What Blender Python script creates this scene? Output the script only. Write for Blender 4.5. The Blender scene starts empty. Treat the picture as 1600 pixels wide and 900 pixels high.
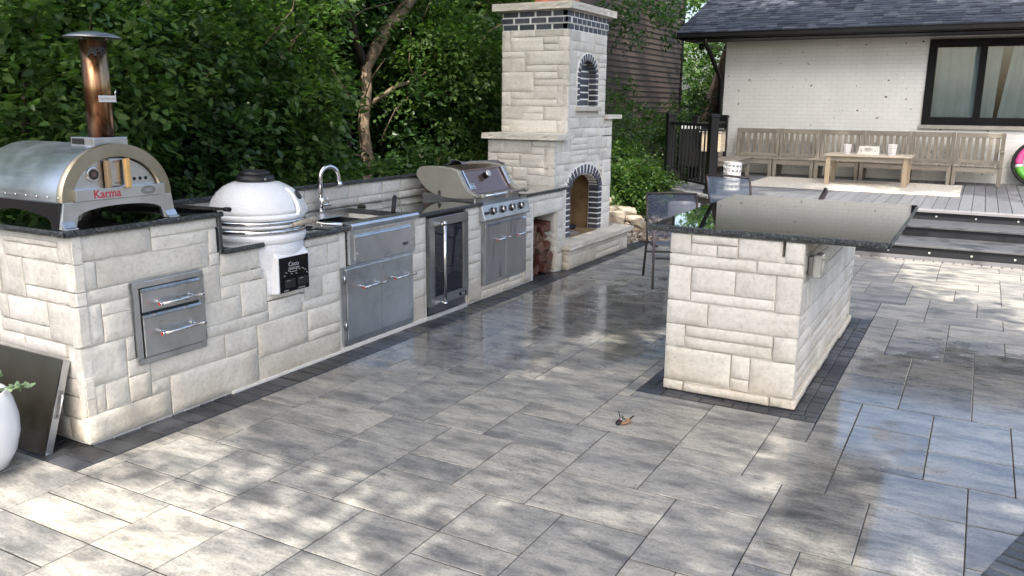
import bpy, bmesh, math, random
import numpy as np
from mathutils import Vector, Matrix, noise
R = random.Random(7)
NR = np.random.RandomState(11)
SC = bpy.context.scene
COL = SC.collection

# ---------------------------------------------------------------- camera
yaw, pitch, roll = math.radians(29.0099), math.radians(12.3633), math.radians(0.5516)
CAM = Vector((3.8647, -2.4893, 1.75))
fwd = Vector((-math.sin(yaw)*math.cos(pitch), math.cos(yaw)*math.cos(pitch), -math.sin(pitch)))
rt = Vector((math.cos(yaw), math.sin(yaw), 0)); up = rt.cross(fwd)
r2 = rt*math.cos(roll)+up*math.sin(roll); u2 = up*math.cos(roll)-rt*math.sin(roll)
cam = bpy.data.cameras.new('camera'); co = bpy.data.objects.new('camera', cam); COL.objects.link(co)
co.matrix_world = Matrix(((r2.x, u2.x, -fwd.x, CAM.x), (r2.y, u2.y, -fwd.y, CAM.y), (r2.z, u2.z, -fwd.z, CAM.z), (0, 0, 0, 1)))
cam.sensor_width = 36; cam.lens = 36*1303.2/1600; cam.clip_end = 500; cam.clip_start = .05
SC.camera = co

# ---------------------------------------------------------------- sky and sun
SUN_EL, SUN_AZ = math.radians(55), math.radians(20)      # azimuth measured from -Y towards +X
S = Vector((math.sin(SUN_AZ)*math.cos(SUN_EL), -math.cos(SUN_AZ)*math.cos(SUN_EL), math.sin(SUN_EL)))
W = bpy.data.worlds.new('World'); SC.world = W; W.use_nodes = True
nt = W.node_tree; bg = nt.nodes['Background']
sky = nt.nodes.new('ShaderNodeTexSky'); sky.sky_type = 'NISHITA'; sky.sun_disc = False
sky.sun_elevation = SUN_EL; sky.sun_rotation = math.atan2(S.x, S.y); sky.air_density = 1.0; sky.dust_density = 5.0; sky.ozone_density = .7
nt.links.new(sky.outputs[0], bg.inputs[0]); bg.inputs[1].default_value = 0.15
sl = bpy.data.lights.new('sun', 'SUN'); sl.energy = 2.6; sl.angle = math.radians(.55); sl.color = (1, .94, .84)
so = bpy.data.objects.new('sun', sl); COL.objects.link(so); so.rotation_euler = S.to_track_quat('Z', 'Y').to_euler(); so.location = (0, 0, 12)
SC.view_settings.view_transform = 'Standard'; SC.view_settings.look = 'None'; SC.view_settings.gamma = 1
SC.view_settings.use_curve_mapping = False
SC.view_settings.exposure = 1.65
SC.cycles.max_bounces = 8; SC.cycles.transparent_max_bounces = 8
SC.cycles.caustics_reflective = False; SC.cycles.caustics_refractive = False

# ---------------------------------------------------------------- helpers
WL = {}
def props(o, label=None, cat=None, group=None, kind=None):
    if label: o['label'] = label
    if cat: o['category'] = cat
    if group: o['group'] = group
    if kind: o['kind'] = kind
    return o
def thing(name, label, cat, loc=(0, 0, 0), group=None):
    o = bpy.data.objects.new(name, None); COL.objects.link(o); o.location = loc; o.empty_display_size = .1
    WL[o.name] = Vector(loc)
    return props(o, label, cat, group)
def link(me, name, parent=None):
    o = bpy.data.objects.new(name, me); COL.objects.link(o)
    off = Vector((0, 0, 0))
    if parent is not None:
        o.parent = parent; off = WL.get(parent.name, Vector((0, 0, 0)))
        if off.length > 0: me.transform(Matrix.Translation(-off))
    WL[o.name] = off
    return o
class MB:
    def __init__(s, M=None): s.bm = bmesh.new(); s.M = M or Matrix.Identity(4)
    def v(s, p): return s.bm.verts.new(s.M @ Vector(p))
    def box(s, a, b):
        x0, y0, z0 = a; x1, y1, z1 = b
        V = [s.v(p) for p in ((x0,y0,z0),(x1,y0,z0),(x1,y1,z0),(x0,y1,z0),(x0,y0,z1),(x1,y0,z1),(x1,y1,z1),(x0,y1,z1))]
        for f in ((0,3,2,1),(4,5,6,7),(0,1,5,4),(1,2,6,5),(2,3,7,6),(3,0,4,7)): s.bm.faces.new([V[i] for i in f])
        return s
    def obox(s, c, ux, hx, uy, hy, hz):                    # oriented box, ux and uy unit vectors
        c = Vector(c); ux = Vector(ux).normalized(); uy = Vector(uy).normalized(); uz = ux.cross(uy)
        V = [s.v(c+ux*hx*i+uy*hy*j+uz*hz*k) for k in (-1, 1) for i, j in ((-1,-1),(1,-1),(1,1),(-1,1))]
        for f in ((0,3,2,1),(4,5,6,7),(0,1,5,4),(1,2,6,5),(2,3,7,6),(3,0,4,7)): s.bm.faces.new([V[i] for i in f])
        return s
    def prism(s, pts, ax, c0, c1):
        def P(p, c): return {'x': (c, p[0], p[1]), 'y': (p[0], c, p[1]), 'z': (p[0], p[1], c)}[ax]
        A = [s.v(P(p, c0)) for p in pts]; B = [s.v(P(p, c1)) for p in pts]; n = len(pts)
        s.bm.faces.new(A[::-1]); s.bm.faces.new(B)
        for i in range(n): s.bm.faces.new((A[i], A[(i+1) % n], B[(i+1) % n], B[i]))
        return s
    def tube(s, pts, r, n=8, caps=True):
        pts = [Vector(p) for p in pts]; rs = r if isinstance(r, (list, tuple)) else [r]*len(pts)
        rings = []; prev = None
        for i, p in enumerate(pts):
            d = (pts[min(i+1, len(pts)-1)]-pts[max(i-1, 0)]).normalized()
            if prev is None: a = d.orthogonal().normalized()
            else: a = (prev-d*prev.dot(d)).normalized()
            prev = a; b = d.cross(a)
            rings.append([s.v(p+(a*math.cos(t)+b*math.sin(t))*rs[i]) for t in (2*math.pi*k/n for k in range(n))])
        for A, B in zip(rings, rings[1:]):
            for k in range(n):
                f = s.bm.faces.new((A[k], A[(k+1) % n], B[(k+1) % n], B[k])); f.smooth = True
        if caps: s.bm.faces.new(rings[0][::-1]); s.bm.faces.new(rings[-1])
        return s
    def lathe(s, prof, c=(0,0,0), n=24, A=None, smooth=True, a0=0, a1=2*math.pi):
        c = Vector(c); A = A or Matrix.Identity(3); full = abs(a1-a0-2*math.pi) < 1e-6; m = n if full else n+1
        rings = []
        for r, z in prof:
            rings.append([s.v(c+A@Vector((r*math.cos(a0+(a1-a0)*k/n), r*math.sin(a0+(a1-a0)*k/n), z))) for k in range(m)])
        for P, Q in zip(rings, rings[1:]):
            for k in range(n):
                f = s.bm.faces.new((P[k], P[(k+1) % m], Q[(k+1) % m], Q[k])); f.smooth = smooth
        if full:
            if prof[0][0] > 1e-4: s.bm.faces.new(rings[0][::-1])
            if prof[-1][0] > 1e-4: s.bm.faces.new(rings[-1])
        return s
    def build(s, name, m, parent=None, bevel=0, seg=2, smooth=False, label=None, cat=None, group=None, kind=None):
        bm = s.bm
        bmesh.ops.remove_doubles(bm, verts=bm.verts, dist=1e-5)
        bmesh.ops.recalc_face_normals(bm, faces=bm.faces)
        if bevel:
            es = [e for e in bm.edges if len(e.link_faces) == 2 and e.calc_face_angle(0) > .6]
            bmesh.ops.bevel(bm, geom=es, offset=bevel, segments=seg, affect='EDGES', clamp_overlap=True, profile=.5)
        me = bpy.data.meshes.new(name); bm.to_mesh(me); bm.free()
        if smooth:
            for p in me.polygons: p.use_smooth = True
        me.materials.append(m)
        o = link(me, name, parent)
        props(o, label, cat, group, kind)
        return o
def pymesh(name, V, F, m, parent=None, **kw):
    me = bpy.data.meshes.new(name); me.from_pydata([tuple(v) for v in V], [], F); me.update(); me.materials.append(m)
    return props(link(me, name, parent), **kw)
def text(name, body, size, m, parent, M, depth=.001, bold=0.0, **kw):
    c = bpy.data.curves.new(name, 'FONT'); c.body = body; c.size = size; c.extrude = depth; c.offset = bold
    c.align_x = 'CENTER'; c.align_y = 'CENTER'; c.resolution_u = 3
    t = bpy.data.objects.new('tmp', c); COL.objects.link(t)
    dg = bpy.context.evaluated_depsgraph_get(); me = bpy.data.meshes.new_from_object(t.evaluated_get(dg))
    bpy.data.objects.remove(t); me.transform(M); me.materials.clear(); me.materials.append(m)
    return props(link(me, name, parent), **kw)
def facing(p, ydir=None, nrm=(1,0,0)):       # matrix putting text (xy plane) at p, facing nrm, up = z
    z = Vector(nrm).normalized(); y = Vector(ydir or (0,0,1)); y = (y-z*y.dot(z)).normalized(); x = y.cross(z)
    return Matrix(((x.x,y.x,z.x,p[0]),(x.y,y.y,z.y,p[1]),(x.z,y.z,z.z,p[2]),(0,0,0,1)))

# ---------------------------------------------------------------- materials
class N:
    def __init__(s, name, base=(.5,.5,.5), rough=.5, metal=0, spec=.5, coat=0):
        s.m = bpy.data.materials.new(name); s.m.use_nodes = True; s.t = s.m.node_tree; s.b = s.t.nodes['Principled BSDF']
        s.set('Base Color', (*base, 1)); s.set('Roughness', rough); s.set('Metallic', metal); s.set('Specular IOR Level', spec)
        if coat: s.set('Coat Weight', coat); s.set('Coat Roughness', .05)
    def set(s, k, v): s.b.inputs[k].default_value = v
    def n(s, typ, **kw):
        q = s.t.nodes.new('ShaderNode'+typ)
        for k, v in kw.items():
            if k[0] == '_': q.inputs[k[1:].replace('_', ' ')].default_value = v
            else: setattr(q, k, v)
        return q
    def l(s, a, b, ai=0, bi=0):
        s.t.links.new(a.outputs[ai] if not isinstance(a, bpy.types.NodeSocket) else a, b.inputs[bi] if not isinstance(b, bpy.types.NodeSocket) else b)
    def coord(s, scale=(1,1,1), which='Object', rot=(0,0,0), loc=None):
        tc = s.n('TexCoord'); mp = s.n('Mapping'); s.l(tc.outputs[which], mp.inputs[0]); mp.inputs['Scale'].default_value = scale; mp.inputs['Rotation'].default_value = rot
        if loc is not None: s.l(loc, mp.inputs['Location'])
        return mp.outputs[0]
    def noise(s, co, scale, detail=4, rough=.5, dist=0):
        q = s.n('TexNoise'); s.l(co, q.inputs['Vector']); q.inputs['Scale'].default_value = scale; q.inputs['Detail'].default_value = detail
        q.inputs['Roughness'].default_value = rough; q.inputs['Distortion'].default_value = dist; return q.outputs[0]
    def ramp(s, f, stops, interp='LINEAR'):
        q = s.n('ValToRGB'); s.l(f, q.inputs[0]); q.color_ramp.interpolation = interp; e = q.color_ramp.elements
        while len(e) < len(stops): e.new(.5)
        for el, (p, c) in zip(e, stops):
            el.position = p; el.color = (*c, 1) if isinstance(c, (tuple, list)) else (c, c, c, 1)
        return q.outputs[0]
    def mix(s, f, a, b, mode='MIX'):
        q = s.n('Mix', data_type='RGBA', blend_type=mode)
        for sock, val in ((q.inputs[0], f), (q.inputs[6], a), (q.inputs[7], b)):
            if isinstance(val, bpy.types.NodeSocket): s.l(val, sock)
            elif isinstance(val, (tuple, list)): sock.default_value = (*val, 1)
            else: sock.default_value = val
        return q.outputs[2]
    def math(s, op, a, b=0):
        q = s.n('Math', operation=op)
        for i, val in enumerate((a, b)):
            if isinstance(val, bpy.types.NodeSocket): s.l(val, q.inputs[i])
            else: q.inputs[i].default_value = val
        return q.outputs[0]
    def rnd(s): return s.n('ObjectInfo').outputs['Random']
    def bump(s, h, strength=.3, dist=.01):
        q = s.n('Bump'); q.inputs['Strength'].default_value = strength; q.inputs['Distance'].default_value = dist
        s.l(h, q.inputs['Height']); s.l(q.outputs[0], s.b.inputs['Normal']); return q
    def col(s, c): s.l(c, s.b.inputs['Base Color'])
    def ro(s, c): s.l(c, s.b.inputs['Roughness'])
def sq(a): return tuple(a)
def simple(name, c, rough=.5, metal=0, bumpy=0, scale=60, var=.12, spec=.5, coat=0):
    k = N(name, c, rough, metal, spec, coat); cc = k.coord()
    n1 = k.noise(cc, scale*.12, 5); d = tuple(x*(1-var) for x in c); h = tuple(min(1, x*(1+var)) for x in c)
    k.col(k.ramp(n1, [(.3, d), (.7, h)]))
    if rough > .15 or True: k.ro(k.ramp(k.noise(cc, scale*.3, 4), [(.3, max(.02, rough*.85)), (.7, min(1, rough*1.15))]))
    if bumpy: k.bump(k.noise(cc, scale, 4), bumpy, .004)
    return k.m

def m_stone(name, lo, hi, b=.9):
    k = N(name, hi, .85, 0, .25); r = k.rnd(); v = k.n('Combine' if 0 else 'CombineXYZ'); k.l(k.math('MULTIPLY', r, 37.), v.inputs[0])
    cc = k.coord(loc=v.outputs[0])
    big = k.noise(cc, 3.2, 5, .55); fine = k.noise(cc, 42, 6, .62)
    c = k.ramp(big, [(.32, lo), (.5, tuple((a+b_)/2 for a, b_ in zip(lo, hi))), (.68, hi)])
    c = k.mix(.55, c, k.ramp(fine, [(.30, .66), (.5, .98), (.7, 1.1)]), 'MULTIPLY')
    c = k.mix(1.0, c, k.ramp(r, [(0, (.86, .85, .83)), (.5, (.97, .96, .94)), (1, (1.06, 1.05, 1.04))]), 'MULTIPLY')
    geo = k.n('NewGeometry'); sep = k.n('SeparateXYZ'); k.l(geo.outputs['Position'], sep.inputs[0])     # splash stain near the ground
    mr = k.n('MapRange'); k.l(k.math('ADD', sep.outputs[2], k.math('MULTIPLY', k.math('SUBTRACT', big, .5), .5)), mr.inputs[0])
    mr.inputs[1].default_value = .0; mr.inputs[2].default_value = .42; mr.inputs[3].default_value = .55; mr.inputs[4].default_value = 0
    c = k.mix(mr.outputs[0], c, (.50, .41, .28), 'MULTIPLY') if 0 else k.mix(mr.outputs[0], c, k.mix(1.0, c, (.86, .77, .62), 'MULTIPLY'))
    k.col(c)
    rid = k.noise(cc, 9, 6, .6, .8); h = k.math('ADD', k.math('MULTIPLY', rid, .9), k.math('MULTIPLY', fine, .28))
    k.bump(h, b, .009); return k.m
M_stone = m_stone('split_limestone', (.61, .585, .53), (.73, .71, .655))
M_hearth = m_stone('hearth_limestone', (.56, .53, .47), (.68, .65, .59), .5)
M_mortar = simple('pale_mortar', (.68, .66, .605), .9, 0, .5, 90)
def m_granite():
    k = N('black_granite', (.012, .014, .016), .05, 0, .9); cc = k.coord()
    v = k.n('TexVoronoi'); k.l(cc, v.inputs['Vector']); v.inputs['Scale'].default_value = 190
    n1 = k.noise(cc, 120, 3, .7)
    c = k.ramp(n1, [(.45, (.006, .008, .010)), (.6, (.02, .026, .028)), (.7, (.16, .18, .18))])
    k.col(c); k.ro(k.ramp(k.noise(cc, 5, 4), [(.35, .018), (.75, .05)])); k.set('IOR', 2.0); k.set('Coat Weight', 1.0); k.set('Coat Roughness', .015); k.set('Coat IOR', 1.6); k.bump(k.noise(cc, 6, 2), .008, .01); return k.m
M_granite = m_granite()
def m_granite_edge():
    k = N('rock_face_granite', (.03,.03,.03), .4, 0, .6); cc = k.coord()
    n1 = k.noise(cc, 110, 4, .7); k.col(k.ramp(n1, [(.4, (.008,.01,.011)), (.58, (.035,.042,.044)), (.68, (.3,.32,.32))]))
    k.bump(k.noise(cc, 45, 5, .6), .9, .02); return k.m
M_gredge = m_granite_edge()
def m_paver():
    k = N('grey_paver', (.4,.4,.4), .5, 0, .5); r = k.rnd(); v = k.n('CombineXYZ'); k.l(k.math('MULTIPLY', r, 91.), v.inputs[1]); k.l(k.math('MULTIPLY', r, 47.), v.inputs[0])
    cc = k.coord((1, 1, 1), loc=v.outputs[0]); st = k.coord((1.3, 4.6, 1), loc=v.outputs[0]); fine = k.noise(cc, 75, 5, .65)
    streak = k.noise(st, 2.3, 9, .68, .5); blot = k.noise(k.coord((1.2,3.2,1), loc=v.outputs[0]), 1.9, 6, .62, .3)
    mixv = k.math('ADD', k.math('MULTIPLY', streak, .55), k.math('MULTIPLY', blot, .45))
    c = k.ramp(mixv, [(.35, (.13, .132, .133)), (.44, (.225, .224, .215)), (.53, (.335, .325, .30)), (.67, (.44, .425, .385))])
    mid = k.noise(k.coord((1,2.4,1), loc=v.outputs[0]), 17, 6, .72, .4)
    c = k.mix(.9, c, k.ramp(mid, [(.34, .62), (.5, 1.0), (.66, 1.16)]), 'MULTIPLY')
    smudge = k.math('ADD', k.math('MULTIPLY', k.noise(k.coord((1,1.9,1), loc=v.outputs[0]), 3.1, 3, .5), .62), k.math('MULTIPLY', mid, .38))
    c = k.mix(k.ramp(smudge, [(.53, 0.), (.60, .62)]), c, (.075, .078, .082))
    c = k.mix(.75, c, k.ramp(fine, [(.3, .6), (.5, 1.0), (.7, 1.2)]), 'MULTIPLY')
    c = k.mix(1.0, c, k.ramp(r, [(0, (.78,.78,.775)), (.5, (.97,.955,.925)), (1, (1.14,1.10,1.02))]), 'MULTIPLY')
    # water film: big soft puddles between the kitchen and the island and along the right hand side
    wc = k.coord()
    w1 = k.noise(wc, .75, 4, .55); w2 = k.noise(wc, 5.5, 4, .6)
    geo = k.n('NewGeometry'); sep = k.n('SeparateXYZ'); k.l(geo.outputs['Position'], sep.inputs[0])
    def mr(sock, a, b, c_, d):
        q = k.n('MapRange', interpolation_type='SMOOTHSTEP'); k.l(sock, q.inputs[0])
        for i, val in enumerate((a, b, c_, d)): q.inputs[i+1].default_value = val
        return q.outputs[0]
    X, Y = sep.outputs[0], sep.outputs[1]
    za = k.math('MULTIPLY', k.math('MULTIPLY', mr(Y, .9, 2.6, 0, 1), mr(Y, 6.6, 4.6, .1, 1)), mr(X, 2.6, 1.2, 0, 1))          # in front of the kitchen, going back
    zb = k.math('MULTIPLY', k.math('MULTIPLY', mr(X, 2.9, 3.4, 0, 1), mr(Y, 6.3, 3.4, 0, 1)), mr(Y, -.6, 1.0, .5, 1))
    reg = k.math('MAXIMUM', za, zb)
    f = k.math('ADD', k.math('ADD', k.math('MULTIPLY', reg, .62), k.math('MULTIPLY', k.math('SUBTRACT', w1, .5), 1.35)), k.math('MULTIPLY', k.math('SUBTRACT', w2, .5), .62))
    wet = mr(f, .24, .52, 0, 1)
    k.col(k.mix(wet, c, k.mix(1.0, c, (.66, .67, .69), 'MULTIPLY')))
    k.ro(k.math('ADD', k.math('MULTIPLY', k.math('SUBTRACT', 1.0, wet), .44), k.math('ADD', .105, k.math('MULTIPLY', k.math('SUBTRACT', mid, .5), .25))))
    k.l(k.math('MULTIPLY', wet, .35), k.b.inputs['Coat Weight']); k.set('Coat Roughness', .04); k.set('Coat IOR', 1.33)
    hb = k.math('ADD', k.math('MULTIPLY', fine, .5), k.math('MULTIPLY', streak, .9))
    b = k.bump(hb, .3, .006); k.l(k.math('ADD', .05, k.math('MULTIPLY', k.math('SUBTRACT', 1.0, wet), .38)), b.inputs['Strength'])
    return k.m
M_paver = m_paver()
def m_dark_paver():
    k = N('charcoal_paver', (.05,.05,.055), .45, 0, .5); r = k.rnd(); cc = k.coord()
    n1 = k.noise(cc, 60, 5, .65); n2 = k.noise(cc, 3, 4)
    c = k.ramp(n2, [(.3, (.022,.024,.028)), (.7, (.05,.053,.06))]); c = k.mix(.7, c, k.ramp(n1, [(.3,.6),(.7,1.25)]), 'MULTIPLY')
    k.col(k.mix(1.0, c, k.ramp(r, [(0, .7), (1, 1.4)]), 'MULTIPLY')); k.ro(k.ramp(k.noise(cc, 1.6, 3), [(.38, .16), (.62, .55)])); k.bump(n1, .45, .006); return k.m
M_dpaver = m_dark_paver()
M_lpaver = simple('small_grey_paver', (.22,.21,.20), .7, 0, .4, 70)
def m_steel(name='brushed_steel', base=(.66,.67,.68), rough=.3, ax=(2, 2, 260), dirt=.0):
    k = N(name, base, rough, 1); cc = k.coord(); br = k.noise(k.coord(ax), 3, 3, .6); sm = k.noise(cc, 5, 5, .6)
    k.ro(k.math('ADD', k.math('MULTIPLY', br, .2), k.math('ADD', rough-.12, k.math('MULTIPLY', k.math('SUBTRACT', sm, .5), .22))))
    k.col(k.mix(.7, base, k.ramp(sm, [(.3, .72), (.62, 1.05)]), 'MULTIPLY')); k.bump(br, .05, .002); return k.m
M_steel = m_steel(); M_steelH = m_steel('brushed_steel_sheet', (.62,.63,.64), .34, (3, 3, 190)); M_chrome = m_steel('polished_steel', (.72,.72,.72), .16, (2,2,60))
M_steelD = m_steel('dull_steel', (.34,.34,.34), .38, (2, 2, 120)); M_mirror = m_steel('mirror_steel', (.42,.43,.43), .13, (1,1,3))
def m_pipe():
    k = N('heat_tinted_steel', (.4,.3,.2), .25, 1); cc = k.coord((14, 14, 1.3)); n1 = k.noise(cc, 1.5, 4, .5, .3); sp = k.noise(k.coord(), 9, 4)
    c = k.ramp(n1, [(.3, (.11, .05, .028)), (.45, (.22, .105, .055)), (.55, (.38, .26, .15)), (.68, (.13, .06, .04))])
    k.col(k.mix(.4, c, k.ramp(sp, [(.3, .5), (.7, 1.1)]), 'MULTIPLY')); return k.m
M_pipe = m_pipe()
M_bronze = simple('bronze_enamel', (.16,.11,.10), .22, .5, 0, 30, .1); M_taupe = simple('taupe_cast_aluminium', (.30,.295,.255), .42, .25, .1, 60, .1)
M_black = simple('black_plastic', (.012,.012,.013), .42, 0, 0, 50); M_blackg = simple('gloss_black', (.006,.007,.009), .08, 0, 0, 10, .2)
M_blackm = simple('black_metal', (.006,.006,.0065), .45, 0, 0, 60, .12, .35); M_red = simple('red_enamel', (.5,.03,.02), .35); M_white = simple('white_plastic', (.78,.78,.77), .45, 0, 0, 20, .04)
M_ceramic = N('white_glazed_ceramic', (.80,.81,.83), .28, 0, .5, .2)
def _cer():
    k = M_ceramic; cc = k.coord((1,1,1)); v = k.n('TexVoronoi'); mp = k.coord((1,1,2.4)); k.l(mp, v.inputs['Vector']); v.inputs['Scale'].default_value = 75
    k.bump(v.outputs['Distance'], .6, .007); k.col(k.ramp(k.noise(cc, 4, 4), [(.3,(.70,.71,.73)),(.7,(.83,.84,.86))])); return k.m
M_ceramic = _cer(); M_ceramics = simple('smooth_white_ceramic', (.80,.81,.83), .22, 0, 0, 20, .03)
def m_wood(name, a, b, rough=.75, sc=(1.2, 14, 14), spec=.3):
    k = N(name, a, rough, 0, spec); r = k.rnd(); v = k.n('CombineXYZ'); k.l(k.math('MULTIPLY', r, 53.), v.inputs[0]); cc = k.coord(sc, loc=v.outputs[0])
    n1 = k.noise(cc, 3, 6, .65, .6); k.col(k.mix(1.0, k.ramp(n1, [(.3, a), (.7, b)]), k.ramp(r, [(0,.86),(1,1.1)]), 'MULTIPLY')); k.bump(n1, .25, .004); return k.m
M_teak = m_wood('weathered_teak', (.185,.165,.135), (.33,.30,.255)); M_teakv = m_wood('weathered_teak_upright', (.18,.16,.13), (.32,.29,.245), .75, (14,14,1.2))
M_bamboo = m_wood('worn_wood', (.30,.21,.12), (.45,.33,.2), .5); M_oak = m_wood('golden_wood', (.5,.3,.1), (.62,.4,.17), .45, (14,14,1.5))
M_deck = m_wood('grey_composite_board', (.105,.11,.118), (.17,.176,.185), .55, (16, 1.1, 16), .4)
M_fascia = m_wood('dark_composite_fascia', (.010,.011,.014), (.018,.019,.023), .5, (1.1,16,16), .35)
M_log = m_wood('split_red_log', (.045,.017,.012), (.14,.05,.032), .9, (3,9,9)); M_logend = m_wood('log_end', (.08,.04,.028), (.17,.085,.055), .9, (6,6,6))
def m_brickdark():
    k = N('blue_black_brick', (.03,.035,.045), .5, 0, .5); r = k.rnd(); cc = k.coord(); n1 = k.noise(cc, 60, 5, .6)
    c = k.ramp(r, [(0,(.03,.036,.048)),(.5,(.055,.066,.088)),(1,(.085,.085,.10))]); k.col(k.mix(.7, c, k.ramp(n1, [(.3,.6),(.75,1.5)]), 'MULTIPLY')); k.bump(n1, .5, .006); return k.m
M_dbrick = m_brickdark()
def m_paint_brick():
    k = N('white_painted_brick', (.62,.61,.56), .75, 0, .3); cc = k.coord(); n1 = k.noise(cc, 2.2, 5); n2 = k.noise(cc, 30, 5, .6); chip = k.noise(cc, 9, 2, .5)
    c = k.ramp(n1, [(.3,(.72,.725,.70)),(.7,(.80,.805,.78))]); c = k.mix(k.ramp(chip, [(.700, 0.), (.715, 1.)]), c, (.12,.09,.07)); k.col(c); k.bump(n2, .3, .004); return k.m
M_pbrick = m_paint_brick()
M_firebrick = m_stone('sooty_firebrick', (.16,.10,.05), (.42,.30,.17), .3)
def m_shingle():
    k = N('slate_blue_shingle', (.06,.07,.09), .85, 0, .3); r = k.n('NewGeometry').outputs['Random Per Island']; cc = k.coord(); n2 = k.noise(cc, 90, 3, .7)
    c = k.ramp(r, [(0,(.022,.027,.038)),(.5,(.042,.050,.067)),(1,(.08,.088,.105))]); k.col(k.mix(.7, c, k.ramp(n2, [(.35,.6),(.7,1.4)]), 'MULTIPLY')); k.bump(n2, .6, .004); return k.m
M_shingle = m_shingle()
M_siding = m_wood('brown_lap_siding', (.080,.060,.050), (.105,.080,.068), .6, (1,1,30))
def m_leaf(name, cols, trans=.25):
    k = N(name, cols[0], .36, 0, .5); r = k.n('NewGeometry').outputs['Random Per Island']
    st = [(i/(len(cols)-1), c) for i, c in enumerate(cols)]; c = k.ramp(r, st); k.col(c)
    tr = k.n('BsdfTranslucent'); k.l(k.mix(1.0, c, (1.25, 1.5, .6), 'MULTIPLY'), tr.inputs[0]); mx = k.n('MixShader'); mx.inputs[0].default_value = trans
    k.l(k.b.outputs[0], mx.inputs[1]); k.l(tr.outputs[0], mx.inputs[2]); out = [n for n in k.t.nodes if n.type == 'OUTPUT_MATERIAL'][0]; k.l(mx.outputs[0], out.inputs[0]); return k.m
M_leaf = m_leaf('maple_leaf', [(.045,.095,.03),(.07,.135,.04),(.095,.165,.048),(.13,.20,.06)], .5)
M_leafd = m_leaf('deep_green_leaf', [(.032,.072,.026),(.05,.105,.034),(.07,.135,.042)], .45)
M_leafy = m_leaf('yellow_green_leaf', [(.042,.095,.022),(.07,.135,.03),(.11,.17,.045)], .33)
M_leafp = m_leaf('pale_succulent_leaf', [(.10,.17,.09),(.17,.25,.14),(.25,.33,.2)], .2)
def m_bark(name, a, b):
    k = N(name, a, .95, 0, .2); cc = k.coord((9,9,1.6)); n1 = k.noise(cc, 2.2, 7, .65, .8); n2 = k.noise(k.coord(), 2.2, 4)
    k.col(k.mix(.5, k.ramp(n1, [(.3,a),(.65,b)]), k.ramp(n2, [(.35,.55),(.65,1.3)]), 'MULTIPLY')); k.bump(n1, 1.0, .03); return k.m
M_bark = m_bark('rough_bark', (.045,.03,.02), (.2,.14,.10)); M_barkp = m_bark('peeling_bark', (.11,.075,.05), (.36,.27,.19)); M_barkd = m_bark('dark_bark', (.022,.017,.013), (.075,.06,.048))
M_soil = simple('dark_soil', (.035,.027,.02), .95, 0, .8, 40, .4); M_gravel = simple('mixed_gravel', (.26,.22,.18), .85, 0, .5, 50, .5)
def m_gravel():
    k = N('pebbles', (.2,.17,.14), .8, 0, .3); r = k.n('NewGeometry').outputs['Random Per Island']
    k.col(k.ramp(r, [(0,(.08,.055,.04)),(.4,(.2,.15,.11)),(.75,(.34,.28,.22)),(1,(.5,.46,.4))])); return k.m
M_pebble = m_gravel()
M_cloth = simple('grey_blue_tarp', (.13,.135,.18), .7, 0, .3, 30, .3)
def m_mesh():
    k = N('blue_sling_mesh', (.10,.13,.19), .5, 0, .3); wv = k.coord(); 
    out = [n for n in k.t.nodes if n.type == 'OUTPUT_MATERIAL'][0]; tp = k.n('BsdfTransparent'); mx = k.n('MixShader'); mx.inputs[0].default_value = .62
    k.l(tp.outputs[0], mx.inputs[1]); k.l(k.b.outputs[0], mx.inputs[2]); k.l(mx.outputs[0], out.inputs[0]); k.col(k.ramp(k.noise(wv, 8, 3), [(.3,(.17,.23,.33)),(.7,(.26,.33,.44))])); return k.m
M_sling = m_mesh(); M_slingd = simple('navy_sling', (.03,.045,.09), .6, 0, .2, 200); M_tan = simple('bronze_frame', (.07,.055,.05), .4, .3)
def m_glass(name='window_glass', tint=(.9,.95,.95), refl=.12):
    k = N(name, tint, .02); out = [n for n in k.t.nodes if n.type == 'OUTPUT_MATERIAL'][0]; tp = k.n('BsdfTransparent'); tp.inputs[0].default_value = (*tint, 1)
    gl = k.n('BsdfGlossy'); gl.inputs['Roughness'].default_value = .01; fr = k.n('Fresnel'); fr.inputs[0].default_value = 1.7; mx = k.n('MixShader')
    k.l(fr.outputs[0], mx.inputs[0]); k.l(tp.outputs[0], mx.inputs[1]); k.l(gl.outputs[0], mx.inputs[2]); k.l(mx.outputs[0], out.inputs[0]); return k.m
M_glass = m_glass(); M_curtain = simple('grey_white_curtain', (.56,.61,.63), .9, 0, .2, 40, .08)
M_fridgeglass = simple('dark_tinted_glass', (.008,.013,.022), .04, 0, 0, 10, .2, .9)
M_pink = simple('pink_vinyl', (.62,.09,.3), .3); M_green = simple('green_vinyl', (.12,.42,.05), .3); M_sky = simple('white_vinyl', (.7,.75,.75), .3)
M_rug = simple('pale_woven_rug', (.50,.47,.40), .95, 0, .7, 160, .22); M_cream = simple('cream_card', (.72,.70,.64), .7); M_ink = simple('brown_ink', (.16,.13,.09), .7)
M_led = N('step_light_lens', (.45,.45,.42), .4).m; M_cooler = m_wood('birch_panel', (.36,.29,.20), (.5,.42,.32), .5, (1,1,9))
M_clear = simple('grey_outlet_cover', (.42,.43,.40), .2, 0, 0, 20, .05); M_flue = simple('terracotta_flue', (.42,.13,.07), .8, 0, .3); M_rubber = simple('black_rubber', (.01,.01,.01), .7)
M_pink2 = simple('magenta_metal', (.35,.03,.10), .3, .4); M_tanleather = simple('tan_leather', (.34,.18,.09), .5, 0, .3, 90, .15)
M_lsign = simple('label_plate', (.62,.62,.64), .35, .3)
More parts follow.
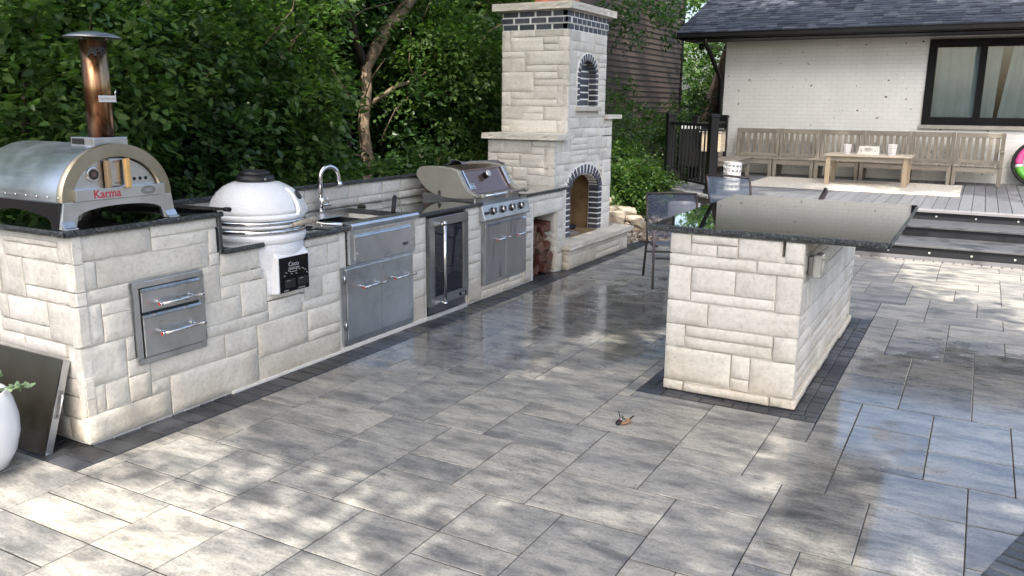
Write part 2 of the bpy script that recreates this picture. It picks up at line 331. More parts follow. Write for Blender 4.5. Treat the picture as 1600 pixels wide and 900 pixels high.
# ================================================================ setting: ground, patio, pavers
g = MB(); g.box((-60,-40,-.3), (60,80,-.09)); props(g.build('ground', M_soil), kind='structure')
g = MB(); g.prism([(-3.2,-3.4),(5.8,-3.4),(5.8,8.38),(.0,8.38),(.0,7.33),(-.9,7.33),(-.9,.2),(-3.2,.2)], 'z', -.14, -.0042)
M_sand = simple('dark_joint_sand', (.018,.018,.017), .95, 0, .4, 80)
patio = props(g.build('patio', M_sand), kind='structure')
A62 = '0123456789ABCDEFGHIJKLMNOPQRSTUVWXYZabcdefghijklmnopqrstuvwxyz'
TILES = '003230326042A023C023E023G032J023L033O023Q033T0230222223352237233G223I212A342E323J332M323O333R323T3220423I4122523453275229533C522G523J523L512T523E622I612M633P632S612072347327723C723L71228229832E832H832K812P832S8324931L923N9230A222A224A317A229A22BA22DA23FA33IA32PA33SA334B310C232C234C216C218C32BC22IC23KC23MC324D226D22DD21FD23HD12PD33SD23UD128E21AE32DE22ME23OE120F232F315F328F22HF23JF31UF122G32AG21CG23EG32JG11KG21OG42SG235H328H22AH22JH23LH23NH11UH120I323I23EI23GI32NI42RI125J237J239J23BJ32SJ320K33GK21IK23KK32NK32QK223L22BL21DL32GL22SL23UL125M237M229M42KM23MM22OM22QM230N424N12DN31GN23IN23UN127O33AO32DO32MO23OO23SO220P323P326P12KP22QP23UP12AQ32DQ22FQ23HQ23JQ11SQ220R232R426R228R23JR23LR23NR32UR12AS23CS32QS23SS232T234T337T12FT32IT12NT33UT120U238U23CU23EU12JU23LU237V11AV23FV42QV33TV232W234W236W22EW11NW23PW120X238X23CX23EX33HX32KX23MX126Y23AY22PY33SY322Z234Z22HZ32MZ22OZ120a238a23Aa23Ca42Ga12Ka23Sa334b327b12Hb23Jb12Mb32Pb322c23Cc32Fc230d234d327d33Ad23Jd23Ld32Od42Sd32Ce22Ee12He222f234f33Ff23Lf23Nf23Pf32Sf320g237g33Ag23Cg33Hg32Kg12Ph32Sh23Uh122i234i236i12Fi33Ii23Ki23Mi23Oi120j237j239j23Bj42Pj33Uj126k12Ok12Sk232l335l12Bl33El32Hl23Jl42Nl12Ul120m226m339m22Om33Rm125n12En32Jn23Ln32Sn330o323o239o33Co23Ho23Ro125p237p22Ep23Gp12Lp42Pp220q232q12Jq23Rq23Tq223r227r32Ar32Dr12Gr32Lr31Or322s115s21Es21Ls31Ts21'
GX, GY, SX, SY = .3045, -.2310, .1938, .1985
# rectangles kept free of grey pavers: kitchen, island border, steps
HOLES = [(-9,.21,-.23,9), (2.13,3.2135,2.262,4.98), (-9,.21,7.0,9), (1.2,9,8.27,9), (-9,-.3,-.231,9)]
def subtract(rc, h):
    x0,x1,y0,y1 = rc; a,b,c,d = h
    if x1 <= a or x0 >= b or y1 <= c or y0 >= d: return [rc]
    out = []
    if x0 < a: out.append((x0,a,y0,y1))
    if x1 > b: out.append((b,x1,y0,y1))
    m0, m1 = max(x0,a), min(x1,b)
    if y0 < c: out.append((m0,m1,y0,c))
    if y1 > d: out.append((m0,m1,d,y1))
    return out
def slab(mb, x0, x1, y0, y1, top, gap=.0035, cham=.0045, tilt=0, bot=-.03):
    x0 += gap*.68; x1 -= gap*.68; y0 += gap; y1 -= gap
    z = [top+tilt*R.uniform(-1,1) for _ in range(4)]
    B = [(x0,y0),(x1,y0),(x1,y1),(x0,y1)]; c = cham
    T = [(x0+c,y0+c),(x1-c,y0+c),(x1-c,y1-c),(x0+c,y1-c)]
    lo = [mb.v((x,y,bot)) for x,y in B]; mi = [mb.v((x,y,zz-c*.7)) for (x,y),zz in zip(B,z)]; hi = [mb.v((x,y,zz)) for (x,y),zz in zip(T,z)]
    mb.bm.faces.new(hi)
    for i in range(4):
        j = (i+1) % 4
        mb.bm.faces.new((lo[i],lo[j],mi[j],mi[i])); mb.bm.faces.new((mi[i],mi[j],hi[j],hi[i]))
DIAG = ((4.06,.969),(4.195,1.377))       # edge of the dark band at the lower right
def right_of_diag(x, y): 
    (a,b),(c,d) = DIAG; return (c-a)*(y-b)-(d-b)*(x-a) < 0
rects = []
for q in range(0, len(TILES), 4):
    i, j = A62.index(TILES[q])-4, A62.index(TILES[q+1])-12; a, b = int(TILES[q+2]), int(TILES[q+3])
    rc = [(GX+i*SX, GX+(i+a)*SX, GY+j*SY, GY+(j+b)*SY)]
    for h in HOLES: rc = [o for r0 in rc for o in subtract(r0, h)]
    rects += [o for o in rc if o[1]-o[0] > .03 and o[3]-o[2] > .03]
# left strip beside the planter
for (a,b,c,d) in [(-.66,-.27,-.83,-.231),(-.27,.3045,-.83,-.63),(-.27,.3045,-.63,-.231),(-1.25,-.66,-.63,-.231),(-1.25,-.66,-1.2,-.63),(-.66,-.08,-1.4,-.83),(-1.9,-1.25,-.83,-.231)]: pass
def vis(r):
    x, y = (r[0]+r[1])/2, (r[2]+r[3])/2; d = Vector((x,y,0))-CAM; zz = d.dot(fwd)
    if zz < .2: return -1
    u, v = 800+1303.2*d.dot(r2)/zz, 450-1303.2*d.dot(u2)/zz
    if not (-120 < u < 1720 and 300 < v < 1060): return -1
    return (r[1]-r[0])*(r[3]-r[2])/zz**3
rects.sort(key=vis, reverse=True)
rest = MB(); n_p = 0
for r0 in rects:
    if vis(r0) > 0 and n_p < 295:
        mb = MB(); slab(mb, *r0, 0.0, tilt=.0007, gap=.0040, cham=.0022); mb.build('paver', M_paver, patio); n_p += 1
    else: slab(rest, *r0, 0.0, tilt=.0007, gap=.004, cham=.0022)
rest.build('paver_field', M_paver, patio, kind='stuff')
# charcoal border along the kitchen
n_b = 0
def dpav(x0, x1, y0, y1, top=.002):
    mb = MB(); slab(mb, x0, x1, y0, y1, top+R.uniform(-.001,.001), gap=.0025, cham=.006, tilt=.001); mb.build('border_paver', M_dpaver, patio)
y = -.231
while y < 7.75:
    w = R.choice((.1,.1,.13,.16)); dpav(-.02, .21, y, min(y+w, 7.78)); y += w
x = -.02
while x > -1.6:
    w = R.choice((.1,.14,.17)); dpav(x-w, x, -.231, -.0); x -= w
# border round the island
for (x0, x1, y0, y1) in ((2.13,3.21,2.262,2.42),(2.13,2.28,2.42,4.98),(3.035,3.21,2.42,4.98),(2.28,3.035,4.8,4.98)):
    hor = (x1-x0) > (y1-y0); L0, L1 = (x0, x1) if hor else (y0, y1); p0, p1 = (y0, y1) if hor else (x0, x1)
    for (s0, s1) in ((p0, (p0+p1)/2), ((p0+p1)/2, p1)):
        t = L0
        while t < L1-.02:
            w = min(R.choice((.09,.12,.16,.2)), L1-t)
            if L1-t-w < .04: w = L1-t
            if hor: dpav(t, t+w, s0, s1)
            else: dpav(s0, s1, t, t+w)
            t += w
# small grey cobbles at the foot of the steps
x = 1.2
while x < 5.8:
    w = R.uniform(.085,.115); mb = MB(); slab(mb, x, x+w, 8.27, 8.375, .006, gap=.004, cham=.01, tilt=.003); mb.build('cobble', M_lpaver, patio); x += w
# dark band of narrow pavers, lower right corner: runs along the diagonal edge
d = Vector((DIAG[1][0]-DIAG[0][0], DIAG[1][1]-DIAG[0][1], 0)).normalized(); nrm = Vector((d.y, -d.x, 0))
p = Vector((DIAG[0][0], DIAG[0][1], 0))-d*1.4
for k in range(34):
    mb = MB(); a = p+d*(.075*k)
    mb.obox(a+d*.034+nrm*.15+Vector((0,0,-.006)), d, .034, nrm, .15, .018); mb.build('border_paver', M_dpaver, patio, bevel=.005, seg=1)

# ================================================================ stone masonry
def stone(fr, u0, u1, z0, z1, parent, m=M_stone, proud=.0085, gap=.0032, rough=.00355, name='stone', back=.04, ez=(1,1,1,1)):
    """rock faced stone: fr=(origin, uvec, nvec); slightly uneven face, chamfered edges"""
    O, U, Nn = fr; Z = Vector((0,0,1))
    u0 += gap*ez[0]; u1 -= gap*ez[1]; z0 += gap*ez[2]; z1 -= gap*ez[3]
    nu = max(2, min(7, int((u1-u0)/.055)+1)); nz = max(2, min(5, int((z1-z0)/.05)+1))
    sd = R.uniform(0, 99); pr = proud*R.uniform(.75, 1.3); ch = .0038
    us = [u0]+[u0+ch+(u1-u0-2*ch)*i/nu for i in range(nu+1)]+[u1]; zs = [z0]+[z0+ch+(z1-z0-2*ch)*i/nz for i in range(nz+1)]+[z1]
    V = []; nx = len(us); ny = len(zs)
    for b, zz in enumerate(zs):
        for a, uu in enumerate(us):
            edge = a in (0, nx-1) or b in (0, ny-1)
            h = pr*.7 if edge else pr+rough*noise.noise(Vector((uu*9+sd, zz*11, sd)))*1.3
            ju = R.uniform(-.0016,.0016) if edge else 0
            V.append(O+U*(uu+(ju if a in (0,nx-1) else 0))+Z*(zz+(ju if b in (0,ny-1) else 0))+Nn*h)
    F = []
    for b in range(ny-1):
        for a in range(nx-1):
            k = b*nx+a; F.append((k, k+1, k+nx+1, k+nx))
    ring = [a for a in range(nx)]+[b*nx+nx-1 for b in range(1,ny)]+[(ny-1)*nx+a for a in range(nx-2,-1,-1)]+[b*nx for b in range(ny-2,0,-1)]
    base = len(V)
    for k in ring:
        q = V[k]; hn = (q-O).dot(Nn); V.append(q-Nn*(hn+back))
    L = len(ring)
    for i in range(L): F.append((ring[i], base+i, base+(i+1)%L, ring[(i+1)%L]))
    if U.cross(Z).dot(Nn) < 0: F = [f[::-1] for f in F]
    me = bpy.data.meshes.new(name); me.from_pydata(V, [], F); me.materials.append(m)
    fs = [0 < a < nx-2 and 0 < b < ny-2 for b in range(ny-1) for a in range(nx-1)]+[False]*L; me.polygons.foreach_set('use_smooth', fs); me.update()
    return link(me, name, parent)
VX, VY = Vector((1,0,0)), Vector((0,1,0))
def ashlar(fr, u0, u1, z0, z1, parent, holes=(), courses=(.06,.09,.13,.17,.2), lens=(.16,.5), seed=1, **kw):
    """random range ashlar: big courses, some of them split into two thin stones"""
    Q = random.Random(seed); z = z0; out = []
    while z < z1-.025:
        h = Q.choice(courses)
        if z1-z-h < .055: h = z1-z
        u = u0
        while u < u1-.03:
            w = Q.uniform(*lens)
            if u1-u-w < .11: w = u1-u
            if h > .12 and Q.random() < .42:
                s_ = h*Q.choice((.38,.5,.62)); out += [(u,u+w,z,z+s_),(u,u+w,z+s_,z+h)]
            elif h > .12 and w > .3 and Q.random() < .4:
                m_ = w*Q.uniform(.35,.65); out += [(u,u+m_,z,z+h),(u+m_,u+w,z,z+h)]
            else: out.append((u,u+w,z,z+h))
            u += w
        z += h
    for h in holes: out = [o for r0 in out for o in subtract(r0, h)]
    for o in out:
        if o[1]-o[0] > .025 and o[3]-o[2] > .022: stone(fr, *o, parent, **kw)

# ---------------------------------------------------------------- the kitchen run
KF = [[0,0.449,0.963,1.097],[0.449,0.904,1.033,1.097],[0.449,0.835,0.958,1.033],[0.835,0.896,0.89,1.03],[0.829,0.907,0.816,0.89],[0,0.113,0.816,0.963],[0.113,0.829,0.815,0.958],[0,0.294,0.74,0.815],[0,0.122,0.527,0.74],[0.122,0.291,0.669,0.737],[0.123,0.292,0.526,0.669],[0,0.242,0.314,0.526],[0.243,0.299,0.398,0.524],[0.242,0.379,0.304,0.398],[0,0.101,0.164,0.314],[0.101,0.241,0.165,0.312],[0.241,0.377,0.162,0.304],[0,0.496,0.012,0.162],[0.379,0.905,0.242,0.377],[0.377,0.497,0.164,0.242],[0.497,1.161,0.012,0.239],[0.905,1.164,0.239,0.384],[0.773,0.899,0.6,0.815],[0.768,1.05,0.46,0.6],[0.907,1.214,0.744,0.883],[0.899,1.235,0.675,0.744],[0.899,1.048,0.6,0.675],[1.05,1.265,0.46,0.673],[0.767,1.268,0.387,0.46],[1.268,1.572,0.387,0.516],[1.265,1.444,0.517,0.573],[1.444,1.6,0.516,0.545],[1.625,1.97,0.809,0.865],[1.606,1.845,0.667,0.808],[1.845,1.974,0.667,0.809],[1.627,1.97,0.601,0.667],[1.6,1.78,0.456,0.601],[1.78,1.957,0.454,0.6],[1.572,1.953,0.386,0.454],[1.164,1.619,0.166,0.386],[1.619,1.951,0.237,0.384],[1.619,1.947,0.164,0.237],[1.161,1.946,0.012,0.164],[2.863,3.011,0.808,0.87],[2.853,3.016,0.655,0.808],[2.849,3.015,0.586,0.655],[2.829,3.002,0.439,0.586],[2.825,3.01,0.361,0.439],[2.823,3.006,0.219,0.361],[2.819,3.002,0.012,0.219],[3.661,3.876,0.8,0.854],[3.66,3.869,0.66,0.8],[3.653,3.869,0.582,0.66],[3.653,3.876,0.444,0.582],[3.653,3.877,0.366,0.444],[3.652,3.877,0.223,0.366],[3.652,3.889,0.012,0.223],[3.892,4.414,0.082,0.13],[3.889,4.26,0.012,0.082],[4.26,4.674,0.012,0.075],[4.724,4.862,0.663,0.77],[4.727,4.864,0.581,0.663],[4.716,4.868,0.439,0.581],[4.719,4.871,0.358,0.439],[4.708,4.875,0.216,0.358],[4.674,4.868,0.012,0.216]]
KL = [[-0.579,-0.107,1.033,1.064],[-0.582,-0.108,0.959,1.033],[-0.107,0.003,0.956,1.097],[-0.622,-0.415,0.742,0.959],[-0.413,0.003,0.815,0.956],[-0.415,-0.101,0.744,0.815],[-0.101,0.003,0.742,0.814],[-0.668,-0.589,0.608,0.742],[-0.589,-0.24,0.607,0.742],[-0.676,-0.239,0.536,0.607],[-0.239,0.003,0.533,0.742],[-0.71,-0.468,0.46,0.536],[-0.468,-0.121,0.46,0.533]]
IF = [[2.27,2.391,0.875,1.0],[2.391,2.674,0.946,1.0],[2.393,2.551,0.875,0.946],[2.551,2.675,0.873,0.946],[2.675,2.926,0.876,1.0],[2.926,3.05,0.874,1.0],[2.27,2.792,0.8,0.873],[2.792,3.05,0.798,0.874],[2.27,2.404,0.585,0.8],[2.404,2.672,0.65,0.8],[2.672,2.909,0.648,0.797],[2.404,2.909,0.582,0.648],[2.909,3.05,0.577,0.798],[2.27,2.52,0.433,0.582],[2.52,3.05,0.435,0.577],[2.27,2.386,0.287,0.433],[2.386,2.917,0.361,0.433],[2.388,2.917,0.286,0.361],[2.917,3.05,0.282,0.435],[2.27,2.679,0.069,0.286],[2.679,2.793,0.14,0.284],[2.68,2.793,0.063,0.14],[2.793,3.05,0.065,0.282],[2.27,2.392,0.004,0.069],[2.392,2.92,0.004,0.063],[2.92,3.05,0.004,0.064]]
UF = [[-0.95,-0.84,2.333,2.55],[-0.839,-0.536,2.479,2.55],[-0.536,-0.13,2.478,2.55],[-0.84,-0.434,2.33,2.478],[-0.434,-0.248,2.402,2.477],[-0.432,-0.248,2.329,2.402],[-0.248,-0.13,2.329,2.478],[-0.95,-0.652,2.258,2.33],[-0.95,-0.838,2.11,2.258],[-0.838,-0.653,2.109,2.258],[-0.652,-0.13,2.181,2.329],[-0.653,-0.254,2.109,2.181],[-0.253,-0.13,2.03,2.18],[-0.95,-0.548,1.898,2.109],[-0.548,-0.253,2.031,2.108],[-0.546,-0.13,1.958,2.03],[-0.542,-0.25,1.815,1.958],[-0.25,-0.13,1.737,1.958],[-0.95,-0.831,1.74,1.898],[-0.831,-0.542,1.815,1.897],[-0.831,-0.251,1.74,1.815],[-0.95,-0.686,1.599,1.74],[-0.686,-0.42,1.665,1.74],[-0.686,-0.42,1.589,1.665],[-0.42,-0.13,1.593,1.737],[-0.95,-0.846,1.526,1.599],[-0.95,-0.845,1.455,1.526],[-0.845,-0.248,1.455,1.589],[-0.248,-0.13,1.455,1.593]]
WF = [[-0.94,-0.736,1.234,1.385],[-0.736,-0.399,1.235,1.385],[-0.399,-0.126,1.31,1.385],[-0.398,-0.239,1.228,1.309],[-0.239,-0.126,1.083,1.31],[-0.94,-0.821,1.111,1.233],[-0.821,-0.543,1.164,1.234],[-0.821,-0.543,1.091,1.164],[-0.543,-0.239,1.09,1.228],[-0.824,-0.635,1.003,1.091],[-0.635,-0.448,0.947,1.09],[-0.448,-0.244,1.009,1.087],[-0.244,-0.126,1.009,1.083],[-0.448,-0.126,0.88,1.009],[-0.643,-0.449,0.88,0.947]]
kit = thing('kitchen_counter', 'long L of pale split stone outdoor kitchen counter with black granite tops', 'counter', (0,0,0))
c = MB()
for a, b in (((-.95,.008,-.05),(-.0015,.895,1.096)), ((-.95,.895,-.05),(-.0015,1.15,.869)), ((-.95,1.15,-.05),(-.52,1.66,.869)), ((-.52,1.15,-.05),(-.0015,1.66,.50)),
             ((-.95,1.66,-.05),(-.0015,2.04,.869)), ((-.95,2.04,-.05),(-.0015,2.83,.60)), ((-.95,2.83,-.05),(-.0015,3.03,.869)), ((-.95,3.03,-.05),(-.62,3.64,.869)), ((-.95,3.64,-.05),(-.0015,3.88,.869)),
             ((-.95,3.88,-.05),(-.0015,4.70,.73)), ((-.95,4.70,-.05),(-.0015,4.915,.869)), ((-.95,4.915,-.05),(-.62,5.46,.869)), ((-.62,4.915,.65),(-.0015,5.46,.869)), ((-.95,5.46,-.05),(-.0015,5.588,.869)),
             ((-.95,.9,.86),(-.775,5.585,1.086))):
    c.box(a, b)
c.build('mortar_core', M_mortar, kit)
frF = (Vector((0,0,0)), VY, VX)             # u = y, facing +x
for i, s_ in enumerate(KF):
    u0,u1,z0,z1 = s_
    if z1-z0 < .02: continue
    stone(frF, u0-(.016 if u0 < .01 else 0), u1, max(z0, .012), z1, kit, ez=(0 if u0 < .01 else 1, 1, 1, 1))
for s_ in ((4.71,5.585,.805,.868), (4.905,5.585,.655,.80), (5.46,5.585,.47,.648), (5.462,5.585,.33,.465), (5.46,5.585,.2,.325), (5.462,5.585,.015,.195), (4.427,4.674,.074,.112), (4.43,4.67,.125,.131)):
    if s_[3]-s_[2] > .02: stone(frF, *s_, kit)
ashlar((Vector((0,5.46,0)), VX, -VY), -.60, -.02, .015, .64, kit, seed=5)       # inner right wall of the firewood niche
frS = (Vector((0,0,0)), VX, -VY)            # left end wall
for s_ in KL: stone(frS, s_[0], s_[1]+(.014 if s_[1] > -.05 else 0), s_[2], s_[3], kit, ez=(1, 0 if s_[1] > -.05 else 1, 1, 1))
ashlar(frS, -.95, -.0+.012, .015, .455, kit, seed=8, courses=(.12,.15,.17))
ashlar(frS, -.95, -.72, .46, 1.09, kit, seed=9)
ashlar(frS, -.715, -.632, .75, 1.09, kit, seed=10); 0
ashlar((Vector((-.77,0,0)), VY, VX), .93, 5.58, .908, 1.083, kit, seed=14, courses=(.062,.11), lens=(.22,.6), rough=.0035)
c = MB(); c.box((-.004,.93,0), (.022,1.96,.020)); c.build('mortar_strip', M_mortar, kit, bevel=.004)
c = MB(); c.box((-.004,1.96,0), (.020,3.02,.032)); c.build('sill_strip', M_mortar, kit, bevel=.003)
c = MB(); c.box((-.004,3.03,0), (.03,3.62,.028)); c.build('sill_strip', simple('pale_sill',(.5,.5,.48),.5), kit, bevel=.003)
def slab_top(name, a, b, parent, rockface=()):
    """granite slab: polished top, rock faced front edges"""
    c = MB(); c.box(a, b); o = c.build(name, M_granite, parent, bevel=.003)
    x0,y0,z0 = a; x1,y1,z1 = b
    for side in rockface:
        V = []; F = []; L = (y1-y0) if side in 'xX' else (x1-x0); n = max(4, int(L/.028))
        for i in range(n+1):
            for j, (zz, am) in enumerate(((z0+.001,.0),(z0+.006,.9),((z0+z1)/2,1.2),(z1-.005,.8),(z1-.0006,.05))):
                e = am*(.0045+.006*noise.noise(Vector((i*.55, zz*90, x0+y0)))); t = i/n*L
                if side == 'X': V.append(Vector((x1+e, y0+t, zz)))
                if side == 'Y': V.append(Vector((x0+t, y0-e, zz)))
                if side == 'R': V.append(Vector((x0+t, y1+e, zz)))
        for i in range(n):
            for j in range(4): F.append((i*5+j, (i+1)*5+j, (i+1)*5+j+1, i*5+j+1))
        pymesh('rock_face_edge', V, F, M_gredge, o)
    return o
slab_top('countertop', (-.79,-.05,1.098), (.034,.93,1.13), kit, 'XY')
slab_top('step_panel', (-.77,.902,.876), (.022,.928,1.097), kit, '')
slab_top('countertop', (-.772,.93,.872), (.034,1.236,.905), kit, 'X')
slab_top('countertop', (-.772,1.236,.872), (-.53,1.606,.905), kit, '')
slab_top('countertop', (-.772,1.606,.872), (.034,2.045,.905), kit, 'X')
slab_top('countertop', (-.772,2.045,.872), (-.64,2.865,.905), kit, '')
slab_top('countertop', (-.772,2.865,.872), (.034,3.868,.905), kit, 'X')
slab_top('countertop', (-.772,3.868,.872), (-.66,4.70,.905), kit, '')
slab_top('countertop', (-.772,4.70,.872), (.034,5.586,.905), kit, 'X')
slab_top('countertop', (-.122,5.586,.872), (.034,5.70,.905), kit, 'X')
slab_top('splash_cap', (-.975,.93,1.087), (-.735,5.58,1.12), kit, 'X')

# ---------------------------------------------------------------- the island
isl = thing('island', 'free standing pale stone island with a thin black granite bar top', 'island', (2.27,2.41,0))
c = MB()
for a, b in (((2.286,2.414,-.05),(3.034,4.79,.905)), ((2.286,2.414,.905),(2.925,4.79,1.0)), ((2.943,2.414,.905),(3.034,4.79,1.0)), ((2.925,2.7,.905),(2.943,4.79,1.0))): c.box(a, b)
c.build('mortar_core', M_mortar, isl)
frI = (Vector((0,2.412,0)), VX, -VY)
for s_ in IF:
    s_ = list(s_)
    if s_[2] > .86 and abs(s_[1]-2.93) < .02: s_[1] = 2.922
    if s_[2] > .86 and abs(s_[0]-2.93) < .02: s_[0] = 2.945
    l, r_ = s_[0] < 2.30, s_[1] > 3.02
    low = s_[3] < .07
    stone(frI, 2.262 if l else s_[0], 3.052 if r_ else s_[1], max(s_[2],.004), min(s_[3],1.0), isl, ez=(0 if l else 1, 0 if r_ else 1, 1, 1), proud=.024 if low else .014, m=M_stone)
frR = (Vector((3.036,0,0)), VY, VX)
ashlar(frR, 2.404, 4.8, .066, 1.0, isl, seed=21, courses=(.09,.13,.17,.2), lens=(.25,.7))
ashlar(frR, 2.39, 4.82, .006, .062, isl, seed=22, courses=(.06,), lens=(.3,.6), proud=.026)
ashlar((Vector((2.28,0,0)), VY, -VX), 2.404, 4.8, .006, 1.0, isl, seed=23)
ashlar((Vector((0,4.79,0)), VX, VY), 2.27, 3.05, .006, 1.0, isl, seed=24)
slab_top('bar_top', (2.125,2.385,1.006), (3.49,4.47,1.043), isl, 'YX')
bx = MB(); bx.box((3.05,2.56,.79), (3.075,2.66,.90)); oc = bx.build('outlet_box', M_steelD, isl, bevel=.004)
bx = MB(); bx.box((3.076,2.545,.775), (3.125,2.68,.915)); bx.build('bubble_cover', M_clear, isl, bevel=.014)
bx = MB(); bx.tube([(3.13,2.56,.80),(3.13,2.56,.89)], .012, 8); bx.build('hinge', M_clear, isl)

# ---------------------------------------------------------------- the fireplace
fp = thing('fireplace', 'tall pale stone outdoor fireplace with black brick arches and stepped chimney', 'fireplace', (-.55,6.4,0))
XF = -.14; AY = 6.44
c = MB()
for a, b in (((-.945,5.605,-.05),(XF-.55,7.21,1.388)), ((XF-.56,5.605,-.05),(XF-.0025,5.95,1.388)), ((XF-.56,6.96,-.05),(XF-.0025,7.21,1.6)), ((XF-.13,5.94,-.05),(XF-.004,6.03,.9)), ((XF-.13,6.86,-.05),(XF-.004,6.97,.9)), ((-.945,5.605,-.05),(XF-.0025,7.21,.25)),
             ((-.945,5.915,1.38),(XF-.2,6.975,2.545)), ((XF-.21,5.915,1.38),(XF-.0025,6.16,2.545)), ((XF-.21,6.745,1.38),(XF-.0025,6.975,2.545)), ((XF-.21,6.15,1.38),(XF-.0025,6.75,1.72)), ((XF-.21,6.15,2.31),(XF-.0025,6.75,2.545)),
             ((XF-.56,5.96,1.09),(XF-.0025,6.93,1.388)), ((-.945,6.93,1.3),(XF-.0025,7.21,1.6))):
    c.box(a, b)
c.build('mortar_core', M_mortar, fp)
def arch_fill(y0, y1, z0, z1, cy, cz, ry, rz, x0, x1, m, name):
    """masonry filling the corners above an arch"""
    n = 14; c = MB()
    for sgn in (-1, 1):
        pts = [(cy+sgn*ry*math.cos(math.pi/2*k/n), cz+rz*math.sin(math.pi/2*k/n)) for k in range(n+1)]
        yy = y0 if sgn < 0 else y1
        c.prism([(yy, z0)]+pts+[(cy, z1), (yy, z1)], 'x', x0, x1)
    return c.build(name, m, fp)
# lower arch: opening 6.03..6.86, spring .80; brick ring .10 wide
arch_fill(5.965, 6.925, .79, 1.10, AY, .79, .395, .185, XF-.11, XF-.004, M_mortar, 'arch_spandrel')
arch_fill(6.155, 6.75, 2.05, 2.32, 6.452, 2.05, .225, .20, XF-.085, XF-.004, M_mortar, 'niche_spandrel')
for s_ in UF: stone((Vector((0,5.915,0)), VX, -VY), s_[0], s_[1]+(.012 if s_[1] > -.16 else 0), s_[2], s_[3], fp, rough=.0035, ez=(1, 0 if s_[1] > -.16 else 1, 1, 1))
for s_ in WF: stone((Vector((0,5.605,0)), VX, -VY), s_[0], s_[1]+(.012 if s_[1] > -.16 else 0), s_[2], s_[3], fp, rough=.0035, ez=(1, 0 if s_[1] > -.16 else 1, 1, 1))
frC = (Vector((XF-.004,0,0)), VY, VX)
kw = dict(rough=.0035)
ashlar(frC, 5.902, 6.985, 2.34, 2.55, fp, seed=31, courses=(.1,.11), lens=(.2,.45), **kw)
ashlar(frC, 5.902, 6.155, 1.62, 2.34, fp, seed=33, courses=(.09,.14,.2,.2), lens=(.25,.4), **kw)
ashlar(frC, 6.755, 6.985, 1.62, 2.34, fp, seed=34, courses=(.11,.14,.18), lens=(.25,.4), **kw)
ashlar(frC, 5.902, 6.985, 1.40, 1.615, fp, seed=35, courses=(.11,.1), lens=(.25,.5), **kw)
ashlar(frC, 6.985, 7.225, 1.40, 1.60, fp, seed=45, courses=(.1,), lens=(.25,.5), **kw)
ashlar(frC, 6.155, 6.755, 1.615, 1.685, fp, seed=36, courses=(.07,), lens=(.3,.6), **kw)
ashlar(frC, 6.155, 6.755, 2.27, 2.34, fp, holes=[(6.25,6.66,2.2,2.345)], seed=37, courses=(.07,), lens=(.3,.6), **kw)
ashlar(frC, 5.592, 7.225, 1.115, 1.395, fp, seed=38, courses=(.07,.13,.14), lens=(.3,.65), **kw)
ashlar(frC, 5.592, 5.90, .905, 1.11, fp, seed=39, courses=(.1,), lens=(.25,.4), **kw)
ashlar(frC, 6.965, 7.225, .29, 1.11, fp, seed=40, courses=(.13,.17,.2), lens=(.3,.4), **kw)
ashlar(frC, 5.592, 5.945, .29, .90, fp, seed=41, courses=(.13,.17), lens=(.2,.4), **kw)
for s_ in ((5.90,6.02,1.045,1.11),(6.86,6.96,1.045,1.11),(6.86,6.96,.99,1.04),(5.90,5.98,.93,1.04)): stone(frC, *s_, fp, **kw)
ashlar((Vector((0,7.21,0)), VX, VY), -.95, XF, .0, 1.6, fp, seed=43); ashlar((Vector((0,6.975,0)), VX, VY), -.95, XF, 1.6, 2.55, fp, seed=44)
def dbrick(c0, ux, hx, uy, hy, hz, parent=fp, name='black_brick'):
    b = MB(); b.obox(c0, ux, hx, uy, hy, hz); b.build(name, M_dbrick, parent, bevel=.003, seg=1)
M_wmortar = simple('white_mortar', (.78,.775,.75), .9, 0, .3, 90)
parent_ = fp
def arch(cy, spring, z0, ro_y, ri_y, rise_o, rise_i, nj, nv, back):
    """brick jambs and a ring of voussoirs; outer and inner half widths and rises"""
    jw = ro_y-ri_y; h = (spring-z0)/nj
    mr_ = MB(); A_, B_ = [], []
    for k in range(nv*2+1):
        t0 = math.pi*k/(nv*2)
        for (L_, ry_, rz_) in ((A_, ro_y+.004, rise_o+.004), (B_, ri_y+.008, rise_i+.008)): L_.append((cy-ry_*math.cos(t0), spring+rz_*math.sin(t0)))
    for sgn, P_ in ((0, A_), (1, B_)): pass
    for k in range(nv*2):
        mr_.prism([A_[k], A_[k+1], B_[k+1], B_[k]], 'x', XF-back+.015, XF+.0095)
    for sgn in (-1, 1):
        a_, b_ = sorted((cy+sgn*(ri_y+.005), cy+sgn*(ro_y+.004))); mr_.box((XF-back+.015, a_+(.002 if sgn > 0 else 0), z0), (XF+.0095, b_-(.002 if sgn < 0 else 0), spring))
    mr_.build('arch_mortar', M_wmortar, parent_)
    for sgn in (-1, 1):
        for k in range(nj):
            dbrick(Vector((XF-back/2+.0135, cy+sgn*(ri_y+ro_y)/2, z0+h*(k+.5))), (1,0,0), back/2, (0,1,0), jw/2-.001, h/2-.0075)
    for k in range(nv):
        t0 = math.pi*(k+.5)/nv
        po = Vector((0, cy-ro_y*math.cos(t0), spring+rise_o*math.sin(t0))); pi_ = Vector((0, cy-ri_y*math.cos(t0), spring+rise_i*math.sin(t0)))
        c0 = (po+pi_)/2; dr = (po-pi_); tang = Vector((0, dr.z, -dr.y)).normalized(); wid = math.pi*(ro_y+ri_y+rise_i+rise_o)/4/nv
        c0.x = XF-back/2+.0138
        dbrick(c0, (1,0,0), back/2, dr.normalized(), dr.length/2-.001, wid/2-.0075)
arch(AY, .80, .285, .50, .39, .29, .185, 8, 15, .125)
arch(6.452, 2.06, 1.745, .285, .215, .265, .185, 5, 13, .09)
